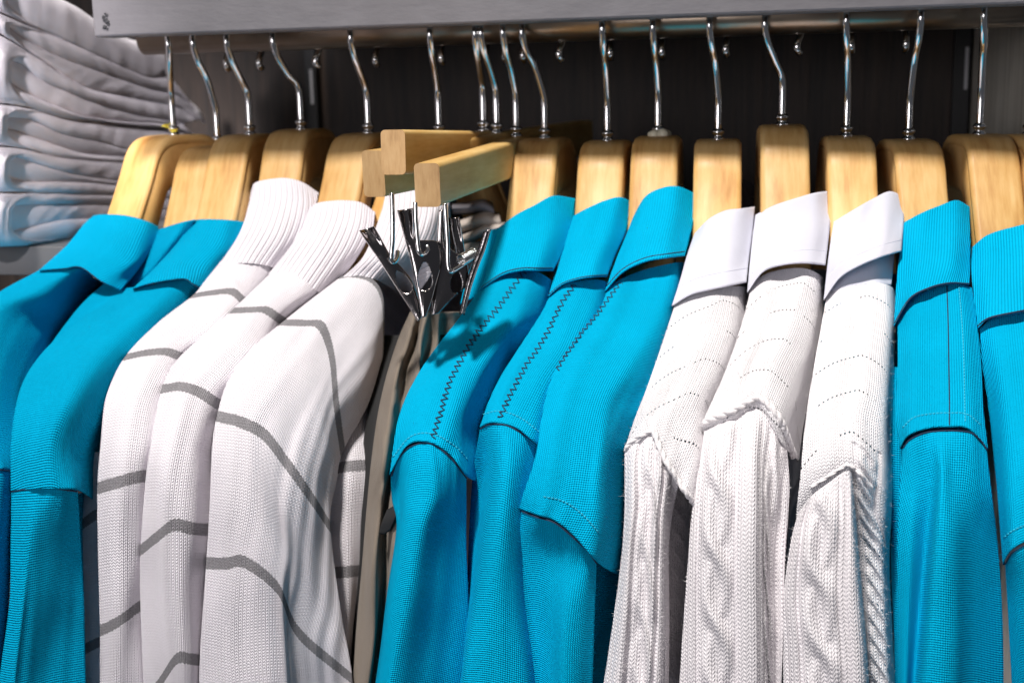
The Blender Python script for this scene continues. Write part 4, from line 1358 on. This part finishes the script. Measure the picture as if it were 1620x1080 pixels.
to = Cloth([[(1411, 580, 40), (1428, 580, 34), (1450, 580, 32)], [(1409, 760, 44), (1428, 760, 38), (1450, 760, 34)],
            [(1413, 900, 46), (1430, 900, 38), (1450, 900, 34)], [(1416, 1120, 46), (1432, 1120, 38), (1450, 1120, 34)]], seed=63)
to.obj('torso', M['pique'], t)
co = Cloth([[(1430, 353, 8), (1458, 338, 0), (1485, 327, 0), (1513, 318, 1), (1534, 328, 12)],
            [(1424, 395, 6), (1453, 378, 0), (1483, 367, 0), (1511, 362, 1), (1535, 368, 10)],
            [(1418, 450, 5), (1448, 425, -3), (1480, 412, -5), (1509, 408, -4), (1535, 410, 8)],
            [(1414, 515, 5), (1440, 472, -4), (1472, 455, -8), (1502, 448, -6), (1534, 449, 4)]], base=-3, seed=64, amp=0.4, top=12, lip=2.5)
co.obj('collar', M['rib_cyan'], t)
fuzz(co, 450, t, M['rib_cyan'], 0.0005, 0.0013, 179, 0.000035)
seam(co, [(1415, 512), (1440, 472), (1472, 455), (1502, 448), (1533, 449)], t, 'collar_edge', 0.0005, 'thread', -0.2)
back_half(t, 12, M['pique'])

t = garment('polo_shirt', 'cyan polo shirt cut off by the right edge of the photo', 'polo shirt', 13, CG)
cl = Cloth([[(1550, 520, 8), (1570, 504, 2), (1605, 496, 0), (1645, 490, 0), (1685, 490, 8)],
            [(1553, 570, 14), (1578, 560, 2), (1612, 556, 0), (1655, 555, 0), (1700, 560, 8)],
            [(1563, 640, 18), (1588, 632, 3), (1620, 628, 0), (1665, 628, 0), (1710, 640, 8)],
            [(1572, 720, 18), (1595, 715, 3), (1628, 710, 0), (1675, 710, 0), (1720, 720, 8)],
            [(1580, 810, 14), (1600, 805, 1), (1635, 795, 0), (1680, 795, 0), (1730, 810, 8)],
            [(1586, 891, 10), (1602, 867, -1), (1635, 851, -2), (1685, 849, -2), (1735, 881, 8)]], seed=65, pk=(0.3, 0.45), amp=0.6)
cl.obj('body', M['pique'], t)
fuzz(cl, 900, t, M['pique'], 0.0005, 0.0013, 191, 0.000035)
sl = Cloth([[(1590, 893, 13), (1604, 872, 7), (1636, 857, 4), (1685, 855, 4), (1735, 886, 13)],
            [(1594, 960, 16), (1612, 955, 8), (1640, 950, 0), (1690, 950, 2), (1738, 960, 14)],
            [(1602, 1110, 20), (1620, 1110, 10), (1645, 1110, 0), (1690, 1110, 2), (1740, 1110, 14)]], seed=66, follow=cl, pk=(0.55, 0))
sl.obj('sleeve', M['pique'], t)
fuzz(sl, 900, t, M['pique'], 0.0005, 0.0013, 196, 0.000035)
seam(sl, [(1590, 892), (1604, 872), (1636, 857), (1685, 855)], t, 'armhole_seam', 0.00034, 'thread', 0.2)
stitches(cl, [(1588, 850), (1604, 838), (1640, 825), (1690, 824)], t, 'topstitch', 6.0)
co = Cloth([[(1538, 392, 8), (1562, 373, 0), (1600, 361, 0), (1640, 354, 0), (1680, 365, 12)],
            [(1537, 430, 6), (1562, 412, 0), (1602, 400, 0), (1642, 394, 0), (1682, 400, 10)],
            [(1541, 475, 5), (1563, 455, -3), (1603, 444, -5), (1644, 438, -4), (1682, 440, 8)],
            [(1547, 518, 5), (1565, 503, -4), (1605, 494, -8), (1645, 487, -6), (1682, 486, 4)]], base=-3, seed=67, amp=0.4, top=12, lip=2.5)
co.obj('collar', M['rib_cyan'], t)
fuzz(co, 450, t, M['rib_cyan'], 0.0005, 0.0013, 204, 0.000035)
seam(co, [(1547, 516), (1565, 503), (1605, 494), (1645, 487)], t, 'collar_edge', 0.0005, 'thread', -0.2)
back_half(t, 13, M['pique'])

# ------------------------------------------------------------------ trouser hangers with clips
TG = 'trouser hangers with clips'
AX = np.array([0.0, 0.0, 1.0])


def oriented_box(name, c0, c1, w0, h0, w1, h1, origin, bev=0.0022):
    """bar from end c0 to end c1 with rounded long edges"""
    c0, c1 = np.array(c0), np.array(c1)
    T = (c1 - c0) / np.linalg.norm(c1 - c0)
    S = np.cross(T, AX)
    S /= np.linalg.norm(S)
    N = np.cross(S, T)
    bm = bmesh.new()
    vs = []
    for c, w_, h_ in ((c0, w0, h0), (c1, w1, h1)):
        for sx, sz in ((-1, -1), (1, -1), (1, 1), (-1, 1)):
            vs.append(bm.verts.new(Vector(c + S * sx * w_ / 2 + N * sz * h_ / 2 - np.array(origin))))
    for f in ((3, 2, 1, 0), (4, 5, 6, 7), (0, 1, 5, 4), (1, 2, 6, 5), (2, 3, 7, 6), (3, 0, 4, 7)):
        bm.faces.new([vs[i] for i in f])
    bmesh.ops.recalc_face_normals(bm, faces=bm.faces)
    ed = [e for e in bm.edges if abs((e.verts[0].co - e.verts[1].co).normalized().dot(Vector(T))) > 0.9]
    r = bmesh.ops.bevel(bm, geom=ed, offset=bev, segments=4, affect='EDGES', profile=0.5)
    bm.normal_update()
    for f in bm.faces:
        f.material_index = 1 if abs(f.normal.dot(Vector(T))) > 0.9 else 0
        f.smooth = f.material_index == 0
        if f.material_index:
            for e in f.edges:
                e.smooth = False
    me = bpy.data.meshes.new(name)
    bm.to_mesh(me)
    bm.free()
    me.materials.append(M['bar_wood'])
    me.materials.append(M['end_grain'])
    me.polygons.foreach_set('use_smooth', [p.material_index == 0 for p in me.polygons])
    return me


def plate(name, rows, hole, dist, thick, parent, mat, flange=4.5, dish=0.0, bulge=0.7):
    """pressed steel clip jaw: a channel of changing width with folded-back edges and a punched opening"""
    R = []
    n = len(rows)
    for i, (l, r) in enumerate(rows):
        l, r = np.array(l, float), np.array(r, float)
        hd = dish * max(0.0, 1 - i / 2.5)
        row = []
        for k, ps in ((0.0, flange), (0.015, 1.2), (0.08, 0.0), (0.3, hd), (0.5, hd * 1.2), (0.7, hd), (0.92, 0.0), (0.985, 1.2), (1.0, flange)):
            q = l + (r - l) * k
            row.append((q[0], q[1], ps + bulge * (2 * k - 1) ** 2))
        R.append(row)
    G = cr(cr(np.array(R), 14, 0), 7, 1)
    if hole:
        hx, hy, rx, ry, an = hole
        dx, dy = G[..., 0] - hx, G[..., 1] - hy
        ex, ey = dx * math.cos(an) + dy * math.sin(an), -dx * math.sin(an) + dy * math.cos(an)
        w_ = rx * (1.0 + 0.35 * np.clip(ey / ry, -1, 1))
        rr = np.sqrt((ex / w_) ** 2 + (ey / ry) ** 2)
    P = CAM + rays(G[..., 0], G[..., 1]) * (dist + G[..., 2] / 1000.0)[..., None] - wpos(parent)
    nr, nc = P.shape[:2]
    bm = bmesh.new()
    vs = [[bm.verts.new(P[i, j]) for j in range(nc)] for i in range(nr)]
    for i in range(nr - 1):
        for j in range(nc - 1):
            if hole and rr[i:i + 2, j:j + 2].mean() < 1.0:
                continue
            bm.faces.new((vs[i][j], vs[i + 1][j], vs[i + 1][j + 1], vs[i][j + 1]))
    bmesh.ops.delete(bm, geom=[v for v in bm.verts if not v.link_faces], context='VERTS')
    bmesh.ops.recalc_face_normals(bm, faces=bm.faces)
    me = bpy.data.meshes.new(name)
    bm.to_mesh(me)
    bm.free()
    o = link(name, me, M[mat], parent)
    md = o.modifiers.new('thickness', 'SOLIDIFY')
    md.thickness = thick
    md.offset = -1
    return o


def at_dist(x, y, d):
    return CAM + rays(x, y) * d


def make_trouser_hanger(lab, base, hookpx, front, yf, wf, hf):
    p0 = on_y(base[0], base[1], 0.0)
    th = thing('trouser_hanger', lab, 'hanger', p0, 0, TG)
    c0 = on_y(front[0], front[1], yf)
    hz = p0 + np.array([0, 0, -0.0115])
    c1 = hz + (hz - c0) * 0.98
    link('bar', oriented_box('bar', c0, c1, wf, hf, wf, hf, p0), None, th)
    q = on_y(hookpx[0], hookpx[1], -0.0165)
    hy = max(-1.0, min(1.0, math.atan2(q[0] - p0[0], 0.0165)))
    me = hook_mesh(p0[2])
    me.transform(Matrix.Translation((0, 0, -p0[2])))
    hk = link('hook', me, M['chrome'], th)
    hk.rotation_euler = (0, 0, hy)
    f = link('ferrule', FER.copy(), None, th)
    return th, c0, c1


ta, a0, a1 = make_trouser_hanger('bare honey coloured trouser hanger bar, topmost of the three in the middle', (765, 206), (752, 75), (622, 241), -0.150, 0.0125, 0.0215)
tb, b0, b1 = make_trouser_hanger('trouser hanger bar mostly hidden behind and below the topmost one', (786, 210), (761, 75), (591, 275), -0.138, 0.0125, 0.0230)
tc, c0, c1 = make_trouser_hanger('trouser hanger bar nearest to the viewer, pointing right and carrying metal clips', (817, 215), (796, 75), (676, 293), -0.168, 0.0125, 0.0205)


def clip_wire(pts, parent, name='clip_wire', r=0.0011, seg=10):
    P = np.array([at_dist(x, y, d) for x, y, d in pts])
    return link(name, tube_mesh(name, cr(P, 8), r, seg, parent.location), M['chrome'], parent)


# left clip hangs from the hidden bar, the other two from the near bar
D1, D2, D3 = 0.600, 0.592, 0.590
plate('clip', [((568, 365), (592, 358)), ((574, 375), (600, 371)), ((583, 388), (608, 386)), ((597, 408), (618, 403)), ((609, 427), (637, 424)), ((623, 449), (653, 445)),
               ((639, 474), (662, 471)), ((651, 493), (668, 491)), ((660, 508), (667, 503))], (638, 446, 10, 20, -0.55), D1, 0.0008, tb, 'gunmetal', 5.0, 3.0)
clip_wire([(620, 305, D1 - 0.004), (621, 340, D1 - 0.004), (621, 380, D1 - 0.004), (619, 408, D1 - 0.004), (623, 415, D1 - 0.003), (628, 408, D1), (629, 398, D1 + 0.003)], tb)
plate('clip', [((628, 333), (654, 329)), ((633, 352), (655, 350)), ((640, 378), (658, 377)), ((643, 390), (690, 381)), ((647, 404), (700, 400)), ((652, 425), (698, 425)),
               ((657, 450), (691, 450)), ((662, 475), (684, 476)), ((667, 502), (674, 501))], (672, 437, 11, 23, 0.0), D2, 0.0008, tc, 'gunmetal', 5.0, 3.0)
clip_wire([(657, 320, D2 - 0.004), (658, 350, D2 - 0.004), (661, 385, D2 - 0.004), (664, 400, D2 - 0.004), (671, 402, D2 - 0.002), (677, 394, D2), (672, 385, D2 + 0.002), (665, 389, D2 + 0.003)], tc)
plate('clip', [((694, 333), (703, 331)), ((692, 365), (704, 362)), ((690, 390), (712, 392)), ((688, 410), (734, 408)), ((687, 430), (741, 426)), ((685, 452), (738, 452)),
               ((684, 474), (718, 470)), ((682, 498), (694, 496))], (722, 446, 9, 19, 0.0), D3 + 0.006, 0.0008, tc, 'gunmetal', 5.0, 0.0)
plate('clip_handle', [((712, 345), (727, 343)), ((715, 365), (730, 362)), ((719, 385), (733, 382)), ((723, 404), (736, 400))], None, D3 + 0.014, 0.0007, tc, 'gunmetal', 4.0, 2.0)
plate('clip_handle', [((766, 367), (776, 363)), ((758, 392), (767, 394)), ((748, 418), (756, 422)), ((738, 450), (745, 454)), ((728, 497), (733, 498))], None, D3 + 0.004, 0.0008, tc, 'gunmetal', 12.0, 0.0)
clip_wire([(704, 322, D3), (706, 350, D3), (708, 385, D3), (709, 420, D3), (713, 429, D3), (719, 427, D3 + 0.002), (735, 417, D3 + 0.004), (748, 409, D3 + 0.006)], tc)
n = 150                                                  # coil spring of the right clip
ang = np.linspace(0, 2 * math.pi * 7, n)
ca, cb = at_dist(729, 413, D3 + 0.003), at_dist(750, 401, D3 + 0.008)
ax = (cb - ca)
ln = np.linalg.norm(ax)
axn = ax / ln
e1 = np.cross(axn, AX)
e1 /= np.linalg.norm(e1)
e2 = np.cross(axn, e1)
S = ca + np.linspace(0, 1, n)[:, None] * ax + (np.cos(ang)[:, None] * e1 + np.sin(ang)[:, None] * e2) * 0.0026
link('clip_spring', tube_mesh('clip_spring', S, 0.00055, 6, tc.location), M['chrome'], tc)

# brown trousers held by the clips
t = thing('trousers', 'brown grey trousers gathered in the metal clips between the striped sweaters and the cyan polos', 'trousers', at_dist(690, 495, 0.62))


def pl(xs, ys, ps):
    return [(x, y, p) for x, y, p in zip(xs, ys, ps)]


PS = (24, 0, 25, -1, 25, 18, 38, 46, 56)
_rg = np.random.RandomState(5)
trows = [pl((648, 657, 666, 675, 684, 694, 704, 716, 728), (494,) * 9, (2, -3, 2, -3, 2, -3, 2, -3, 2))]
for yy, xs in ((540, (630, 645, 656, 667, 677, 690, 700, 716, 736)), (590, (612, 631, 643, 659, 669, 684, 696, 714, 740)), (650, (598, 619, 633, 650, 663, 680, 692, 712, 738)),
               (720, (588, 608, 622, 641, 655, 673, 686, 707, 735)), (800, (580, 601, 612, 634, 646, 666, 679, 702, 730)), (900, (572, 594, 604, 626, 640, 660, 674, 696, 724)),
               (1000, (563, 588, 596, 621, 634, 655, 669, 693, 720)), (1120, (556, 580, 589, 614, 630, 650, 664, 690, 716))):
    dp = (24, 2, 20, 0, 23, 18, 38, 46, 56)
    trows.append([(x + (_rg.uniform(-4, 4) if 0 < k < 6 else 0), yy + _rg.uniform(-8, 8), p + (_rg.uniform(-5, 5) if k < 5 else 0)) for k, (x, p) in enumerate(zip(xs, dp))])
tr = Cloth(trows, base=22, seed=71, amp=1.6, top=4)
tr.obj('legs', M['khaki'], t)
lp = Cloth([[(612, 806, -2), (622, 800, -2), (632, 795, -2)], [(604, 826, -3), (615, 822, -3), (627, 815, -3)], [(600, 842, -2), (608, 843, -2), (618, 836, -2)]], base=24, seed=72, wrap=4, lip=1)
lp.obj('belt_loop', M['black_cloth'], t)
t2 = thing('trousers', 'black trousers glimpsed behind the right side of the striped sweater', 'trousers', at_dist(575, 900, 0.66))
tr2 = Cloth([pl((600, 615, 640, 665), (530,) * 4, (4, 0, 4, 8)), pl((575, 592, 615, 640), (700,) * 4, (4, 0, 4, 8)), pl((560, 575, 600, 625), (900,) * 4, (4, 0, 4, 8)),
             pl((545, 565, 590, 615), (1120,) * 4, (4, 0, 4, 8))], base=62, seed=73, amp=0.6)
tr2.obj('legs', M['black_cloth'], t2)

# folded taupe trousers hanging further back
t = thing('trousers', 'taupe folded trousers in the dark behind the right metal clip', 'trousers', at_dist(760, 360, 0.76))


def roll(top_, bot, base, seed, name, mat, parent, dist, bulge=14, amp=1.0):
    top_, bot = np.array(top_, float), np.array(bot, float)
    rows = []
    for k, ps in ((-0.06, bulge * 1.9), (0.0, bulge), (0.12, bulge * 0.4), (0.38, 0.0), (0.68, bulge * 0.12), (0.9, bulge * 0.6), (1.0, bulge), (1.06, bulge * 1.9)):
        rows.append([(a[0] + (b[0] - a[0]) * k, a[1] + (b[1] - a[1]) * k, ps) for a, b in zip(top_, bot)])
    c = Cloth(rows, base=base, seed=seed, dist=dist, amp=amp, step=3.2, wrap=25, lip=0)
    return c, c.obj(name, M[mat], parent)


dd = lambda x, y: 0.752 + 0 * x
roll([(715, 322), (740, 320), (765, 316), (780, 322)], [(715, 338), (740, 338), (765, 336), (784, 346)], 0, 81, 'fold', 'greycloth', t, dd, 8)
roll([(722, 350), (745, 342), (768, 334), (790, 338)], [(722, 372), (745, 366), (768, 362), (796, 366)], -4, 82, 'fold', 'taupe', t, dd, 8)
roll([(722, 374), (745, 366), (770, 354), (800, 352)], [(722, 392), (745, 384), (770, 372), (804, 376)], -8, 83, 'fold', 'taupe', t, dd, 8)
roll([(718, 388), (740, 382), (765, 384), (800, 372)], [(718, 425), (740, 424), (765, 430), (800, 430)], -10, 84, 'fold', 'taupe', t, dd, 8)

# ------------------------------------------------------------------ stack of folded white shirts
L = [
    [(-40, -60), (0, -40), (40, -26), (75, -8), (120, 14), (150, 34), (200, 63), (240, 72), (262, 88), (270, 104)],
    [(-40, 8), (0, 20), (40, 38), (84, 54), (120, 71), (160, 90), (200, 108), (235, 122), (250, 122), (264, 113)],
    [(-40, 22), (0, 36), (44, 64), (89, 88), (133, 105), (189, 125), (244, 143), (280, 150), (311, 171), (322, 190)],
    [(-40, 44), (0, 54), (29, 73), (67, 97), (111, 125), (144, 142), (189, 152), (233, 161), (280, 170), (312, 190)],
    [(-40, 86), (0, 91), (33, 101), (67, 127), (107, 145), (156, 164), (200, 177), (229, 184), (270, 190), (296, 194)],
    [(-40, 104), (0, 108), (20, 134), (56, 154), (100, 172), (133, 184), (170, 190), (210, 194), (250, 196), (290, 198)],
    [(-40, 164), (0, 164), (29, 165), (67, 177), (111, 188), (164, 193), (222, 200), (260, 202), (290, 206), (310, 218)],
    [(-40, 190), (10, 186), (44, 188), (67, 197), (100, 212), (156, 223), (200, 236), (240, 242), (280, 246), (310, 250)],
    [(-40, 206), (10, 204), (56, 219), (89, 230), (133, 243), (196, 249), (230, 252), (260, 256), (280, 258), (305, 262)],
    [(-40, 231), (10, 231), (44, 237), (89, 248), (133, 254), (193, 257), (220, 260), (250, 262), (280, 266), (300, 270)],
    [(-40, 246), (9, 245), (38, 252), (78, 265), (111, 274), (156, 281), (187, 286), (220, 290), (260, 294), (290, 298)],
    [(-40, 284), (10, 283), (56, 288), (100, 288), (144, 290), (184, 294), (210, 296), (240, 298), (260, 300), (290, 304)],
    [(-40, 304), (10, 304), (40, 304), (89, 305), (130, 306), (178, 307), (210, 308), (240, 310), (260, 312), (285, 316)],
    [(-40, 326), (10, 325), (56, 323), (90, 322), (111, 322), (140, 321), (173, 321), (210, 324), (240, 328), (280, 334)],
    [(-40, 362), (10, 366), (40, 362), (67, 355), (90, 350), (111, 348), (156, 346), (200, 348), (240, 350), (275, 352)],
    [(-40, 389), (0, 389), (22, 388), (56, 386), (100, 378), (130, 372), (160, 368), (200, 368), (240, 368), (270, 370)],
]
SD = lambda x, y: 0.775 + np.clip((x + 25) / 340.0, 0, None) ** 1.45 * 0.24
SHIRTS = [('topmost folded white shirt on the stack, drooping to the right', (0, 1)), ('folded white shirt second from the top of the stack', (1, 2, 3)),
          ('folded white shirt third from the top of the stack', (3, 4, 5, 6)), ('folded white shirt with a round open fold in the middle of the stack', (6, 7, 8, 9)),
          ('folded white shirt second from the bottom of the stack', (9, 10, 11, 12)), ('bottom folded white shirt lying on the dark grey shelf', (12, 13, 14, 15))]
for si, (lab, ids) in enumerate(SHIRTS):
    q = at_dist(20, L[ids[-1]][1][1], 0.78)
    t = thing('folded_shirt', lab, 'folded shirt', q, 0, 'stack of folded white shirts')
    for k in range(len(ids) - 1):
        A, B = np.array(L[ids[k]], float), np.array(L[ids[k + 1]], float)
        outer = k == 0 or k == len(ids) - 2
        roll(A, B, (0 if outer else 3) + (si % 2) * 2, 100 + si * 7 + k, 'fold', 'shirt', t, SD, 4.5 if outer else 3.5, 0.55)
    # the big rounded fold at the front of each shirt, tapering along its top and bottom layers
    A, B = np.array(L[ids[0]], float), np.array(L[ids[-1]], float)
    rows = []
    for k in (0.0, 0.04, 0.12, 0.3, 0.5, 0.7, 0.88, 0.96, 1.0):
        e = abs(2 * k - 1)
        xr_ = 13 + (si % 3) * 3 + 75 * e ** 5
        bul = 9 * e ** 3
        row = []
        for x, ps in ((-40, 0), (-10, 0), (2, 0), (2 + (xr_ - 2) * 0.5, 1.5), (xr_ - 2, 4), (xr_, 9)):
            ya, yb = np.interp(x, A[:, 0], A[:, 1]) + 2, np.interp(x, B[:, 0], B[:, 1]) - 1
            row.append((x, ya + (yb - ya) * k, ps + bul))
        rows.append(row)
    c = Cloth(rows, base=-8, seed=200 + si, dist=SD, amp=1.0, step=3.2, wrap=10, lip=0)
    c.obj('front_fold', M['shirt'], t)
